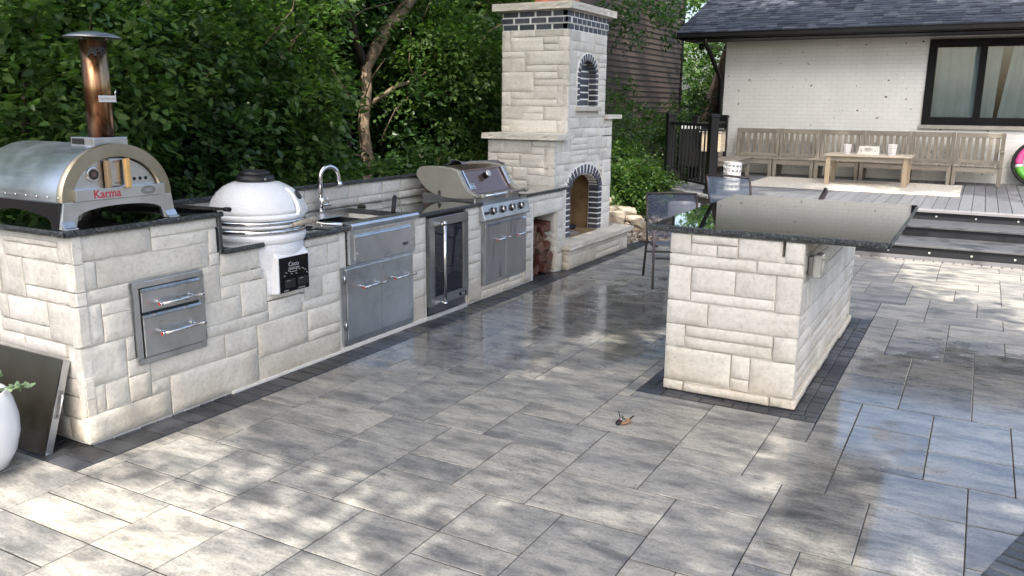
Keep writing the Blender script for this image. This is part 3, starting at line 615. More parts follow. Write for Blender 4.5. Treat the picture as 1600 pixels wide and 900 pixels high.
# firebox
c = MB(); c.box((XF-.40,5.96,.27), (XF-.38,6.95,1.09)); c.box((XF-.39,5.952,.27), (XF-.135,5.965,1.09)); c.box((XF-.39,6.945,.27),(XF-.135,6.958,1.09)); c.build('firebox', M_firebrick, fp)
c = MB(); c.box((XF-.55,6.03,.262),(XF-.01,6.86,.276)); c.build('firebox_floor', M_firebrick, fp)
M_ash = simple('grey_ash', (.22,.21,.20), .95, 0, .8, 60, .3); M_char = simple('charred_wood', (.012,.011,.010), .95, 0, .8, 60, .3)
c = MB(); c.lathe([(.0,.325),(.05,.315),(.12,.292),(.19,.277)], (XF-.24,6.42,-.0), 18); c.build('ash_pile', M_ash, fp)
for p0_, p1_, r_ in (((XF-.30,6.20,.33),(XF-.20,6.62,.325),.035),((XF-.18,6.25,.32),(XF-.28,6.58,.375),.03)):
    c = MB(); c.tube([p0_, Vector(p0_).lerp(Vector(p1_),.5)+Vector((.01,0,.008)), p1_], r_, 7); c.build('charred_log', M_char, fp)
# niche back: dark bricks laid flat
for k in range(7):
    dbrick(Vector((XF-.088, 6.452, 1.785+k*.0775)), (1,0,0), .012, (0,1,0), .207, .0305)
c = MB(); c.box((XF-.13,6.16,1.70),(XF-.0795,6.745,2.32)); c.build('niche_back', M_wmortar, fp)
c = MB(); c.box((XF-.18,6.14,1.69),(XF+.055,6.775,1.742)); c.build('niche_sill', M_hearth, fp, bevel=.008)
def rockslab(name, a, b, m, parent, sides='XY', amp=.012):
    """limestone slab with chipped edges"""
    x0,y0,z0 = a; x1,y1,z1 = b; V = []; F = []; P = []
    n = lambda L: max(3, int(L/.05))
    for i in range(n(x1-x0)): P.append((x0+(x1-x0)*i/n(x1-x0), y0, 0, -1))
    for i in range(n(y1-y0)): P.append((x1, y0+(y1-y0)*i/n(y1-y0), 1, 0))
    for i in range(n(x1-x0)): P.append((x1-(x1-x0)*i/n(x1-x0), y1, 0, 1))
    for i in range(n(y1-y0)): P.append((x0, y1-(y1-y0)*i/n(y1-y0), -1, 0))
    L = len(P); Zs = [(z0,.55),(z0+(z1-z0)*.35,1.),(z0+(z1-z0)*.7,.75),(z1,0)]
    for zz, am in Zs:
        for (x, y_, nx, ny) in P:
            e = -amp*am*abs(noise.noise(Vector((x*14, y_*14, zz*40))))*1.6+ (0 if am else -.004)
            V.append((x+nx*e, y_+ny*e, zz+(noise.noise(Vector((x*9,y_*9,5)))*.004 if am == 1. else 0)))
    for r_ in range(3):
        for i in range(L): F.append((r_*L+i, r_*L+(i+1)%L, (r_+1)*L+(i+1)%L, (r_+1)*L+i))
    F.append(tuple(range(L))[::-1]); F.append(tuple(3*L+i for i in range(L)))
    return pymesh(name, V, F, m, parent)
rockslab('mantel_ledge', (-.99,5.53,1.39), (-.045,5.925,1.452), M_hearth, fp)
rockslab('mantel_ledge', (-.99,6.96,1.60), (-.085,7.41,1.648), M_hearth, fp)
rockslab('chimney_cap', (-1.03,5.82,2.757), (-.055,7.07,2.832), M_hearth, fp)
rockslab('hearth_slab', (-.14,5.565,.226), (.122,7.42,.278), M_hearth, fp, amp=.016)
c = MB(); c.box((-.2,5.603,-.05),(.068,7.33,.225)); c.build('mortar_core', M_mortar, fp)
ashlar((Vector((.07,0,0)), VY, VX), 5.60, 7.335, .006, .225, fp, seed=51, courses=(.145,.08), lens=(.4,.8), m=M_hearth, rough=.003, proud=.008)
ashlar((Vector((0,5.603,0)), VX, -VY), .0, .072, .006, .225, fp, seed=52, courses=(.145,.08), lens=(.2,.3), m=M_hearth, rough=.003, proud=.008)
c = MB(); c.box((-.935,5.9045,2.545),(-.1395,6.985,2.757)); c.box((-.9405,5.8925,2.6165),(-.1275,6.99,2.6835)); c.build('mortar_core', M_wmortar, fp)
for row in range(3):
    z0 = 2.552+row*.068; off = .055 if row % 2 else 0.0; pr = .012 if row == 1 else 0
    x = -.935-off
    while x < -.15:
        a, b = max(x,-.945), min(x+.195,-.135+pr); 
        if b-a > .02: dbrick(Vector(((a+b)/2, 5.93-pr, z0+.03)), (1,0,0), (b-a)/2-.0065, (0,1,0), .03, .0265)
        x += .205
    y = 5.905-pr+(.1 if row % 2 else .04)
    dbrick(Vector((-.165+pr, 5.93-pr, z0+.03)), (1,0,0), .03, (0,1,0), .03, .0275)
    while y < 6.96:
        a, b = y, min(y+.118, 6.985); dbrick(Vector((-.165+pr, (a+b)/2, z0+.03)), (1,0,0), .03, (0,1,0), (b-a)/2-.0065, .0265); y += .125
c = MB(); c.box((-.70,6.2,2.83),(-.33,6.6,3.05)); c.build('flue_tile', M_flue, fp, bevel=.01)

# firewood
w = Vector((-.3,5.2,.0))
def log(y, z, r, L, x, a, dark):
    n = R.choice((3,4,4,5)); ph = R.uniform(0,6); V = []; F = []
    prof = []
    for k in range(n):
        t = ph+2*math.pi*k/n+R.uniform(-.25,.25); rr = r*R.uniform(.8,1.15); prof.append((rr*math.cos(t), rr*math.sin(t)))
    if R.random() < .6:                                       # one round bark side
        t0 = ph+.3
        prof.insert(1, ((prof[0][0]+prof[1][0])*.62, (prof[0][1]+prof[1][1])*.62))
    c = MB(Matrix.Translation((x,y,z)) @ Matrix.Rotation(a,4,'Z') @ Matrix.Rotation(R.uniform(-.1,.1),4,'Y'))
    c.prism(prof, 'x', -L, 0)
    o = c.build('firewood_log', M_log if not dark else M_bark, None, bevel=.006, seg=1)
    me = o.data; me.materials.append(M_logend)
    for p_ in me.polygons:
        if abs(p_.normal.x) > .75 and p_.area > r*r*.6: p_.material_index = 1
    return o
spots = []
rows = [(.07,(4.99,5.13,5.27,5.39)),(.185,(5.0,5.14,5.28,5.39)),(.295,(4.99,5.13,5.27,5.38)),(.40,(5.0,5.15,5.30)),(.495,(5.01,5.17,5.31))]
rown = ['bottom row','second row','middle row','fourth row','top row']; coln = ['first from the left','second from the left','third from the left','at the right end']
for ri, (z, ys) in enumerate(rows):
    for ci, y in enumerate(ys):
        o = log(y+R.uniform(-.01,.01), z, R.uniform(.066,.078), R.uniform(.38,.46), R.uniform(-.07,-.005), R.uniform(-.12,.12), R.random() < .25)
        props(o, 'split reddish firewood log in the %s of the niche stack, %s' % (rown[ri], coln[min(ci, 3)]), 'log', 'firewood logs stacked in the niche')
# ================================================================ appliances in the counter
def barhandle(parent, p0, p1, off, r=.0105, caps=True):
    """tubular handle with turned posts and red medallion ends; off = outward vector"""
    p0, p1, off = Vector(p0), Vector(p1), Vector(off); d = (p1-p0).normalized()
    h = MB(); h.tube([p0+off, p1+off], r, 12)
    for p in (p0+d*.035, p1-d*.035): h.tube([p, p+off*.5, p+off], [.013,.007,.009], 8)
    for p in (p0, p1): h.tube([p+off-d*.004, p+off+d*.012], r*1.22, 12)
    for p in (p1,): h.tube([p+off-d*.012, p+off+d*.004], r*1.22, 12)
    o = h.build('handle', M_chrome, parent)
    if caps:
        m = MB(); m.tube([p0+off-d*.006, p0+off-d*.004], r*.9, 12); m.build('medallion', M_red, o)
    return o
def framed(mb, y0, y1, z0, z1, w, x0, x1):
    mb.box((x0,y0,z0),(x1,y1,z0+w)); mb.box((x0,y0,z1-w),(x1,y1,z1)); mb.box((x0,y0,z0+w),(x1,y0+w,z1-w)); mb.box((x0,y1-w,z0+w),(x1,y1,z1-w))
dr = thing('drawer_unit', 'stainless double drawer set into the stone at the near end of the counter', 'drawers', (0,.53,.355))
m = MB(); framed(m, .30,.757,.355,.810,.033,-.02,.026); m.build('frame', M_steelH, dr, bevel=.003)
m = MB(); m.box((-.02,.332,.388),(.006,.725,.778)); m.build('backing', M_blackg, dr)
for z0, z1, zh in ((.642,.772,.682),(.392,.628,.516)):
    m = MB(); m.box((.0,.341,z0),(.034,.722,z1)); o = m.build('drawer', M_steelH, dr, bevel=.004)
    m = MB(); m.prism([(.034,z1-.022),(.047,z1-.012),(.034,z1-.001)], 'y', .341, .722); m.build('lip', M_steel, o)
    barhandle(o, (.036,.42,zh),(.036,.70,zh),(.042,0,0))
# double doors under the sink
dd = thing('sink_cabinet', 'wide stainless double doors with red tipped handles below the sink', 'cabinet', (0,2.39,.04))
m = MB(); framed(m, 1.972,2.81,.042,.618,.03,-.02,.022); m.build('frame', M_steelH, dd, bevel=.002)
m = MB(); m.box((-.02,2.0,.07),(.004,2.78,.59)); m.build('backing', M_blackg, dd)
for y0, y1, ha in ((2.006,2.400,(2.14,2.385)),(2.404,2.782,(2.52,2.765))):
    m = MB(); m.box((.0,y0,.076),(.030,y1,.600)); o = m.build('door', M_steelH, dd, bevel=.003)
    barhandle(o, (.031,ha[0],.452),(.031,ha[1],.452),(.045,0,0))
for z in (.16,.50):
    m = MB(); m.tube([(.03,1.985,z),(.03,1.985,z+.06)], .006, 6); m.build('hinge', M_steel, dd)
# apron sink
sk = thing('apron_sink', 'stainless apron front sink with rolled edge beside the white ceramic grill', 'sink', (0,2.45,.62))
m = MB(); m.box((-.02,2.05,.622),(.030,2.84,.905)); m.build('apron', M_steel, sk, bevel=.004)
m = MB(); m.prism([(.028,.868),(.052,.880),(.056,.905),(.045,.921),(-.07,.921),(-.07,.909),(.028,.905)], 'y', 2.055, 2.868); m.build('rolled_edge', M_steelH, sk, bevel=.004)
m = MB(); m.box((.030,2.10,.648),(.036,2.775,.838)); m.build('front_panel', M_steelH, sk, bevel=.002)
m = MB(); m.prism([(.036,.812),(.050,.820),(.036,.834)], 'y', 2.11, 2.765); m.build('panel_lip', M_steel, sk)
m = MB(); m.tube([(.036,2.125,.70),(.042,2.125,.70)], .007, 10); m.build('lock', M_chrome, sk)
x0,x1,y0,y1,zt,zb = -.64,-.07,2.06,2.85,.912,.70
m = MB()
for a, b in (((x0,y0,zb),(x0+.012,y1,zt)),((x1-.012,y0,zb),(x1,y1,zt)),((x0,y0,zb),(x1,y0+.012,zt)),((x0,y1-.012,zb),(x1,y1,zt)),((x0,y0,zb),(x1,y1,zb+.01)),((x0,2.44,zb),(x1,2.455,zt-.012))): m.box(a,b)
m.build('basin', M_steelD, sk)
m = MB(); m.box((x0,2.07,zt-.006),(-.36,2.44,zt+.002)); m.build('basin_cover', M_steel, sk, bevel=.002)
text('logo', 'YESO', .032, M_black, sk, facing((.037,2.70,.693)), .0008, .0012)
fa = thing('faucet', 'tall brushed gooseneck faucet rising behind the sink', 'faucet', (-.70,2.59,.905))
m = MB(); m.tube([(-.70,2.585,.905),(-.70,2.585,1.015)], .028, 16); m.build('base', M_chrome, fa, bevel=.002)
P = [(-.70,2.585,1.0),(-.70,2.585,1.16)]
cy, cz, rr = 2.685, 1.175, .082
dirv = Vector((.30,.95,0)).normalized()
base = Vector((-.70,2.585,0))
P += [tuple(base+dirv*(rr-rr*math.cos(t))+Vector((0,0,cz+rr*math.sin(t)))) for t in [math.pi*k/12 for k in range(1,12)]]
e = base+dirv*(2*rr)+Vector((0,0,cz)); P += [tuple(e+dirv*.003-Vector((0,0,.02))), tuple(e+dirv*.016-Vector((0,0,.075)))]
m = MB(); m.tube(P, .0185, 12); m.build('spout', M_chrome, fa)
m = MB(); m.tube([tuple(e+dirv*.008-Vector((0,0,.04))), tuple(e+dirv*.018-Vector((0,0,.085)))], .0215, 12); m.build('nozzle', M_chrome, fa)
m = MB(); m.tube([(-.70,2.585,.955),(-.675,2.645,.958)], .015, 10); m.tube([(-.675,2.645,.958),(-.672,2.66,.958)], .017,10); m.tube([(-.676,2.64,.965),(-.673,2.632,1.02)], .004, 6); m.build('lever', M_chrome, fa)
# black brush by the sink and drain plug
br = thing('bottle_brush', 'slim black bottle with a wrist strap leaning at the front edge of the sink', 'bottle', (-.12,2.78,.905))
m = MB(); m.tube([(-.12,2.76,.915),(-.14,2.80,.985),(-.155,2.83,1.03)], [.017,.018,.017], 12); m.build('body', M_rubber, br)
m = MB(); m.tube([(-.155,2.83,1.03),(-.158,2.837,1.042)], .013, 10); m.build('cap', M_black, br)
m = MB(); m.tube([(-.155,2.84,1.035),(-.14,2.875,1.01),(-.135,2.875,.975),(-.14,2.862,.96),(-.148,2.868,.985)], .0025, 6); m.build('strap', M_rubber, br)
m = MB(); m.lathe([(.0,0),(.034,0),(.036,.008),(.022,.016),(0,.016)], (-.62,2.99,.906), 16); m.build('drain_plug', M_rubber, None, label='flat black drain plug lying on the granite behind the sink', cat='plug')
# fridge
fr = thing('outdoor_fridge', 'glass door outdoor fridge with a long vertical tubular handle', 'fridge', (0,3.33,.04))
m = MB(); m.box((-.60,3.04,.03),(-.02,3.625,.862)); m.build('cabinet', M_black, fr)
m = MB(); framed(m, 3.035,3.622,.108,.850,.078,-.012,.034); m.build('door_frame', M_steelD, fr, bevel=.005)
m = MB(); m.box((-.01,3.105,.18),(.024,3.552,.778)); m.build('glass_pane', M_fridgeglass, fr)
h = MB(); h.tube([(.088,3.175,.112),(.088,3.175,.818)], .0135, 14)
for z in (.135,.79): h.tube([(.03,3.175,z),(.088,3.175,z)], .010, 10); 
for z in (.128,.80): h.tube([(.088,3.175,z-.012),(.088,3.175,z+.012)], .0175, 14)
h.build('handle', M_chrome, fr)
m = MB(); m.box((.034,3.10,.125),(.05,3.155,.150)); m.box((.034,3.10,.785),(.05,3.155,.812)); m.build('hinge', M_steel, fr, bevel=.002)
m = MB(); m.box((-.02,3.04,.035),(-.01,3.62,.106)); o = m.build('grille', M_black, fr)
m = MB()
for k in range(34):
    y = 3.05+k*.0168; m.box((-.01,y,.038),(.004,y+.007,.103))
for z in (.052,.07,.088): m.box((-.008,3.045,z),(.006,3.615,z+.006))
m.build('grille_bars', M_steelD, o, kind='stuff')
m = MB(); m.box((.034,3.475,.128),(.0375,3.585,.158)); o = m.build('badge', M_blackg, fr, bevel=.001)
text('logo', 'TRUE', .026, M_lsign, o, facing((.0385,3.53,.143)), .0005)

# ---------------------------------------------------------------- gas grill
gg = thing('gas_grill', 'built in gas grill with a brown lid, taupe end caps and four knobs', 'grill', (-.3,4.28,.73))
cap = [(-.675,1.115),(-.665,1.155),(-.64,1.185),(-.58,1.198),(-.42,1.203),(-.30,1.192),(-.218,1.172),(-.19,1.12),(-.150,1.045),(-.10,.99),(-.04,.965),(-.005,.955),(-.008,.938),(-.05,.928),(-.14,.918),(-.30,.916),(-.40,.924),(-.405,.965),(-.415,.985),(-.432,.975),(-.44,.935),(-.50,.955),(-.56,.99),(-.63,1.05)]
for y0, y1 in ((3.845,3.905),(4.65,4.71)):
    m = MB(); m.prism(cap, 'y', y0, y1); o = m.build('end_cap', M_taupe, gg, bevel=.010, seg=3)
    if y0 < 4:
        for p in ((-.57,1.05),(-.035,.950)):
            b = MB(); b.tube([(p[0],y0-.003,p[1]),(p[0],y0+.002,p[1])], .009, 10); b.build('bolt', M_steelD, o)
lid = [(-.66,1.10),(-.62,1.165),(-.55,1.182),(-.36,1.190),(-.235,1.166),(-.232,1.150),(-.135,.992),(-.105,.955),(-.13,.955),(-.62,.955)]
m = MB(); m.prism(lid, 'y', 3.905, 4.65); m.build('lid', M_bronze, gg, bevel=.006)
for y_ in (3.915, 4.622):
    m = MB(); m.prism([(-.222,1.163),(-.128,1.000),(-.120,1.004),(-.214,1.167)], 'y', y_, y_+.02); m.build('trim', M_chrome, gg)
def onlid(t, y, off=.0):       # point on the sloped lid front
    a, b = Vector((-.232,y,1.150)), Vector((-.135,y,.992)); n_ = Vector((.158,0,.097)).normalized(); return a+(b-a)*t+n_*off, n_
p, n_ = onlid(.34, 4.28, .0)
m = MB(); q = n_.to_track_quat('Z','Y').to_matrix(); m.lathe([(.030,0),(.030,.045),(.033,.047)], p, 20, q); m.build('thermometer_stem', M_black, gg)
m = MB(); m.lathe([(.035,.044),(.037,.052),(.036,.060),(.030,.062)], p, 24, q); o = m.build('thermometer_bezel', M_chrome, gg)
m = MB(); m.lathe([(.0,.0622),(.029,.0622),(.029,.0635),(0,.0635)], p, 24, q); m.build('dial', simple('dial_face',(.5,.52,.52),.3), o)
p, n_ = onlid(.80, 3.985, .001)
m = MB(); m.obox(p, (0,1,0), .048, Vector((.523,0,-.852)), .0235, .002); o = m.build('badge', simple('teal_badge',(.03,.11,.13),.3), gg)
m = MB()
for dy, dz, hy, hz in ((0,.0225,.05,.0022),(0,-.0225,.05,.0022),(.0478,0,.0022,.0235),(-.0478,0,.0022,.0235)):
    m.obox(p+Vector((0,dy,0))-Vector((.523,0,-.852))*dz+n_*.0015, (0,1,0), hy, Vector((.523,0,-.852)), hz, .0022)
m.build('badge_rim', M_lsign, o)
text('logo', 'weber', .034, M_lsign, o, facing(tuple(p+n_*.0025), (-.523,0,.852), n_), .0006, .0006)
m = MB(); m.tube([(.028,3.87,.952),(.028,4.70,.952)], .0145, 14); o = m.build('handle', M_chrome, gg)
m = MB()
for y in (3.875,4.685): m.tube([(-.02,y,.95),(.028,y,.952)], .02, 12); m.lathe([(0,-.022),(.022,-.022),(.024,0),(.022,.022),(0,.022)], (.028,y,.952), 14, Matrix.Rotation(math.pi/2,3,'X'))
m.build('handle_bracket', M_taupe, gg)
m = MB(); m.box((.012,4.30,.905),(.046,4.37,.975)); m.build('handle_tag', M_steelD, gg, bevel=.006)
m = MB(); m.box((-.63,3.872,.845),(-.045,4.69,.955)); m.build('firebox', M_steelD, gg, bevel=.012)
m = MB(); m.prism([(.02,.868),(-.08,.885),(-.08,.73),(.066,.73),(.070,.742),(.032,.868)], 'y', 3.852, 4.715); m.build('control_panel', M_steelH, gg, bevel=.004)
nk = Vector((.126,0,.038)).normalized(); q = nk.to_track_quat('Z','Y').to_matrix()
for y in (4.015,4.19,4.365,4.54):
    p = Vector((.046,y,.808)); m = MB(); m.lathe([(.036,.0),(.036,.006),(.030,.008),(.028,.032),(.024,.037),(0,.037)], p, 20, q); m.obox(p+nk*.038, (0,.25,.97), .026, (0,.97,-.25), .006, .006)
    o = m.build('knob', M_black, gg, bevel=.0015)
    m = MB(); m.lathe([(.029,.028),(.0305,.034),(.027,.039)], p, 20, q); m.build('knob_ring', M_chrome, o)
m = MB(); m.lathe([(.014,0),(.012,.03),(0,.03)], (.05,3.90,.80), 10, q); m.build('ignition_button', M_black, gg)
# grill cabinet doors
gc = thing('grill_cabinet', 'streaky stainless double doors under the gas grill', 'cabinet', (0,4.3,.13))
m = MB(); framed(m, 3.893,4.722,.135,.716,.026,-.02,.020); m.build('frame', M_steelH, gc, bevel=.002)
m = MB(); m.box((-.02,3.915,.16),(.004,4.70,.70)); m.build('backing', M_blackg, gc)
def m_streak():
    k = N('water_streaked_steel', (.5,.5,.51), .34, 1); st = k.noise(k.coord((1,4.2,.45)), 1.9, 2, .4, .4); fi = k.noise(k.coord((3,3,150)), 3, 3)
    k.col(k.ramp(st, [(.40,(.55,.55,.56)),(.62,(.50,.50,.51)),(.66,(.30,.30,.31)),(.69,(.5,.5,.51))])); k.ro(k.math('ADD', .24, k.math('MULTIPLY', fi, .2))); return k.m
M_streak = m_streak()
for y0, y1, ha in ((3.922,4.303,(4.08,4.30)),(4.309,4.694,(4.46,4.71))):
    m = MB(); m.box((.0,y0,.164),(.028,y1,.694)); o = m.build('door', M_streak, gc, bevel=.003)
    barhandle(o, (.029,ha[0],.538),(.029,ha[1],.538),(.044,0,0))
m = MB(); m.prism([(.028,.668),(.042,.678),(.028,.692)], 'y', 3.93, 4.69); m.build('door_lip', M_steel, gc)

# ---------------------------------------------------------------- ceramic kamado
KC = Vector((-.205,1.425,0))
ka = thing('kamado_grill', 'white ceramic egg shaped grill with black vent cap and wooden handle', 'grill', (KC.x,KC.y,.5))
m = MB(); m.lathe([(.0,.50),(.15,.50),(.19,.53),(.235,.62),(.268,.72),(.284,.82),(.288,.885)], KC, 48); m.build('base', M_ceramic, ka)
m = MB(); m.lathe([(.286,.88),(.300,.890),(.305,.915),(.303,.938),(.29,.944),(.25,.944)], KC, 48); m.build('rim', M_ceramics, ka)
m = MB(); m.lathe([(.27,.94),(.302,.946),(.306,.958),(.302,.975),(.27,.978)], KC, 48); m.build('lower_band', M_chrome, ka)
m = MB(); m.lathe([(.28,.976),(.296,.980),(.30,.990),(.296,1.0),(.28,1.002)], KC, 48); m.build('gasket_band', M_ceramics, ka)
m = MB(); m.lathe([(.27,1.0),(.303,1.004),(.307,1.014),(.303,1.028),(.27,1.03)], KC, 48); m.build('upper_band', M_chrome, ka)
m = MB(); m.lathe([(.26,.982),(.290,.982),(.290,1.028),(.26,1.028)], KC, 48); m.build('shadow_gap', M_rubber, ka)
m = MB(); m.lathe([(.28,1.026),(.306,1.030),(.309,1.052),(.303,1.066)], KC, 48); m.build('lid_lip', M_ceramics, ka)
m = MB(); m.lathe([(.303,1.062),(.298,1.09),(.280,1.14),(.250,1.185),(.205,1.225),(.155,1.250),(.12,1.256),(.0,1.258)], KC, 48); m.build('lid', M_ceramic, ka)
m = MB(); m.lathe([(.112,1.250),(.118,1.262),(.116,1.292),(.098,1.296),(.093,1.30)], KC, 32); m.build('vent_collar', M_black, ka)
m = MB(); m.lathe([(.09,1.296),(.094,1.303),(.091,1.318),(.06,1.326),(0,1.328)], KC, 32); o = m.build('vent_cap', M_black, ka)
for t in (0,1.05,2.1,3.15,4.2,5.24):
    m = MB(); m.lathe([(0,0),(.016,0),(.016,.004),(0,.004)], KC+Vector((.052*math.cos(t),.052*math.sin(t),1.3255)), 10); m.build('vent_hole', M_rubber, o)
m = MB(); m.tube([(KC.x+.118,KC.y-.03,1.275),(KC.x+.123,KC.y-.03,1.275)], .009, 8); m.build('vent_screw', M_chrome, ka)
# front shield on the lid with a round thermometer and a small plate (faces +x+y)
fd = Vector((.92,.38,0)).normalized()
def onl(r, z, off=0): return KC+fd*(r+off)+Vector((0,0,z))
side = Vector((-fd.y,fd.x,0))
m = MB(); P0 = [(.300,1.055,.075),(.306,1.08,.068),(.292,1.13,.058),(.262,1.18,.045),(.215,1.222,.03)]
prev = None
for r_, z_, hw in P0:
    row = [m.v(onl(r_,z_,.002)-side*hw*1.12-fd*.012), m.v(onl(r_,z_,.010)-side*hw), m.v(onl(r_,z_,.010)+side*hw), m.v(onl(r_,z_,.002)+side*hw*1.12-fd*.012)]
    if prev:
        for k_ in range(3): m.bm.faces.new((prev[k_],prev[k_+1],row[k_+1],row[k_]))
    prev = row
m.build('lid_shield', M_ceramics, ka)
nl = Vector((fd.x*.83, fd.y*.83, .56)).normalized(); q = nl.to_track_quat('Z','Y').to_matrix()
pt = onl(.262,1.172,.016)
m = MB(); m.lathe([(.0,0),(.030,0),(.031,.008),(.023,.010)], pt, 24, q); o = m.build('thermometer', M_black, ka)
m = MB(); m.lathe([(0,.008),(.022,.008),(.022,.0095),(0,.0095)], pt, 20, q); m.build('dial', M_lsign, o)
nl2 = Vector((fd.x*.93, fd.y*.93, .35)).normalized(); pp = onl(.293,1.110,.016)
upv = (Vector((0,0,1))-nl2*nl2.z).normalized()
m = MB(); m.obox(pp, side, .030, upv, .026, .0015); o = m.build('nameplate', M_ceramics, ka)
m = MB()
for a_, b_, ha, hb in ((0,.025,.03,.0012),(0,-.025,.03,.0012),(.029,0,.0012,.025),(-.029,0,.0012,.025),(.0,-.008,.018,.001),(.0,-.014,.014,.001),(0,.008,.008,.001)): m.obox(pp+side*a_+upv*b_+nl2*.002, side, ha, upv, hb, .001)
m.build('plate_lines', M_steelD, o)
# handle: grey worn wood bar with black clips, in front of the bands
m = MB(); hp = []
for k_ in range(9):
    t = -.52+1.04*k_/8; d_ = fd*math.cos(t)+side*math.sin(t); hp.append(KC+d_*(.355+.02*math.cos(t*3))+Vector((0,0,1.004+.012*math.sin(k_*.5))))
m.tube(hp, [.012,.017,.019,.020,.020,.020,.019,.018,.013], 12); m.build('wood_handle', m_wood('grey_driftwood',(.24,.21,.17),(.42,.37,.30),.7,(5,5,5)), ka)
m = MB()
for k_ in (2,6): m.tube([hp[k_]-Vector((0,0,.0)), hp[k_].lerp(KC+Vector((0,0,1.0)), .18)], .010, 8)
m.build('handle_clip', M_steelD, ka)
# control box
m = MB(); m.prism([(-.02,.545),(.075,.562),(.078,.80),(.02,.850),(-.05,.862)], 'y', 1.296, 1.585); m.build('control_box', M_ceramics, ka, bevel=.008)
m = MB(); m.prism([(-.06,.545),(.020,.556),(.018,.855),(-.06,.90)], 'y', 1.27, 1.60); m.build('control_shroud', M_ceramic, ka, bevel=.01)
m = MB(); m.box((.070,1.310,.566),(.0815,1.572,.792)); o = m.build('control_face', M_blackg, ka, bevel=.002)
text('logo', 'Coco', .042, M_lsign, o, facing((.0820,1.435,.742)), .0004)
text('caption', 'CERAMIC GRILL', .015, M_lsign, o, facing((.0820,1.437,.716)), .0004)
m = MB()
m.box((.0815,1.40,.692),(.0824,1.462,.695)); m.box((.0815,1.40,.708),(.0824,1.462,.7105)); m.box((.0815,1.40,.692),(.0824,1.402,.7105)); m.box((.0815,1.46,.692),(.0824,1.462,.7105))
for y_, z_ in ((1.345,.672),(1.362,.69),(1.385,.70),(1.41,.678),(1.45,.676),(1.48,.70),(1.51,.70),(1.535,.688),(1.548,.668)): m.box((.0815,y_,z_),(.0824,y_+.006,z_+.006)); m.box((.0815,y_+.009,z_-.002),(.0824,y_+.014,z_+.001))
m.build('dial_marks', M_lsign, o)
for y_ in (1.348,1.462):
    m = MB(); m.box((.0815,y_,.594),(.090,y_+.092,.648)); b_ = m.build('display', M_black, o, bevel=.003)
    m = MB(); m.box((.0903,y_+.012,.640),(.0908,y_+.045,.642)); m.build('display_line', M_lsign, b_)
text('caption', 'START', .014, M_lsign, o, facing((.0820,1.362,.576)), .0004); text('caption', 'CONTROL', .014, M_lsign, o, facing((.0820,1.50,.577)), .0004)

# ---------------------------------------------------------------- pizza oven
po = thing('pizza_oven', 'domed stainless pizza oven with a tall heat tinted flue and red lettering', 'oven', (-.35,.30,1.13))
C0 = .302
def dome(a, b, n=24, z0=1.262): return [(C0-a*math.cos(math.pi*k/n), z0+b*math.sin(math.pi*k/n)) for k in range(n+1)]
n = 32; m = MB()
xs = (-.76,-.045)
A = [[m.v((x_, y_, z_)) for y_, z_ in dome(.312,.272,n)] for x_ in xs]
for k in range(n): f = m.bm.faces.new((A[0][k],A[0][k+1],A[1][k+1],A[1][k])); f.smooth = True
m.bm.faces.new(A[0]); m.build('dome', m_steel('rolled_steel_sheet', (.66,.67,.69), .40, (1.5,40,40)), po)
# bronze front arch
m = MB(); o_ = dome(.316,.277,n); i_ = dome(.258,.212,n)
Fo = [m.v((-.012,y_,z_)) for y_, z_ in o_]; Fi = [m.v((-.012,y_,z_)) for y_, z_ in i_]; Bo = [m.v((-.06,y_,z_)) for y_, z_ in o_]; Bi = [m.v((-.06,y_,z_)) for y_, z_ in i_]
for k in range(n):
    m.bm.faces.new((Fo[k],Fo[k+1],Fi[k+1],Fi[k])); m.bm.faces.new((Fo[k],Bo[k],Bo[k+1],Fo[k+1])).smooth = True; m.bm.faces.new((Fi[k],Fi[k+1],Bi[k+1],Bi[k])).smooth = True
m.build('front_arch', m_steel('straw_tinted_steel', (.40,.355,.27), .38, (2,2,90)), po)
m = MB(); pts = dome(.252,.205,n); m.prism(pts, 'x', -.058, -.035); dor = m.build('door', M_steelH, po, bevel=.002)
m = MB(); m.tube([(-.035,.172,1.39),(-.020,.172,1.39)], .037, 24); o = m.build('gauge', M_chrome, dor, bevel=.004); m = MB(); m.tube([(-.02,.172,1.39),(-.0185,.172,1.39)], .026, 20); m.build('gauge_face', M_black, o); m = MB(); m.tube([(-.0185,.172,1.39),(-.0178,.172,1.39)], .015, 16); m.build('dial', M_bronze, o)
for y_ in (.376,.412,.447,.482):
    m = MB(); m.tube([(-.036,y_,1.352),(-.0335,y_,1.352)], .0095, 12); m.build('vent_hole', M_rubber, dor)
m = MB(); m.box((-.035,.255,1.325),(-.005,.330,1.462)); o = m.build('handle_plate', M_steelH, dor, bevel=.003)
m = MB(); m.box((-.028,.232,1.318),(.004,.254,1.455)); m.build('wood_grip', M_bamboo, dor, bevel=.004)
m = MB(); m.prism([(.008,1.462),(.034,1.466),(.036,1.316),(.014,1.310)], 'y', .318, .346); m.build('wood_grip', M_oak, dor, bevel=.005)
m = MB(); m.box((-.03,.275,1.445),(-.003,.31,1.453)); m.box((-.03,.275,1.335),(-.003,.31,1.345)); m.build('bracket', M_steelD, dor)
m = MB(); m.box((-.045,.045,1.264),(.012,.560,1.320)); sh = m.build('shelf_board', M_steelH, po, bevel=.002)
text('lettering', 'Karma', .058, simple('red_lettering',(.42,.03,.05),.45), sh, facing((.0125,.215,1.292)), .0006, .0008)
m = MB(); q = Matrix.Rotation(math.pi/2,3,'Y')
for a_, b_ in ((.046,.0225),(.040,.0175)):
    V_ = [(C0+.155+a_*math.cos(t), 1.292+b_*math.sin(t)) for t in [2*math.pi*k/24 for k in range(24)]]; m.prism(V_, 'x', .012, .0132 if a_ > .045 else .0138)
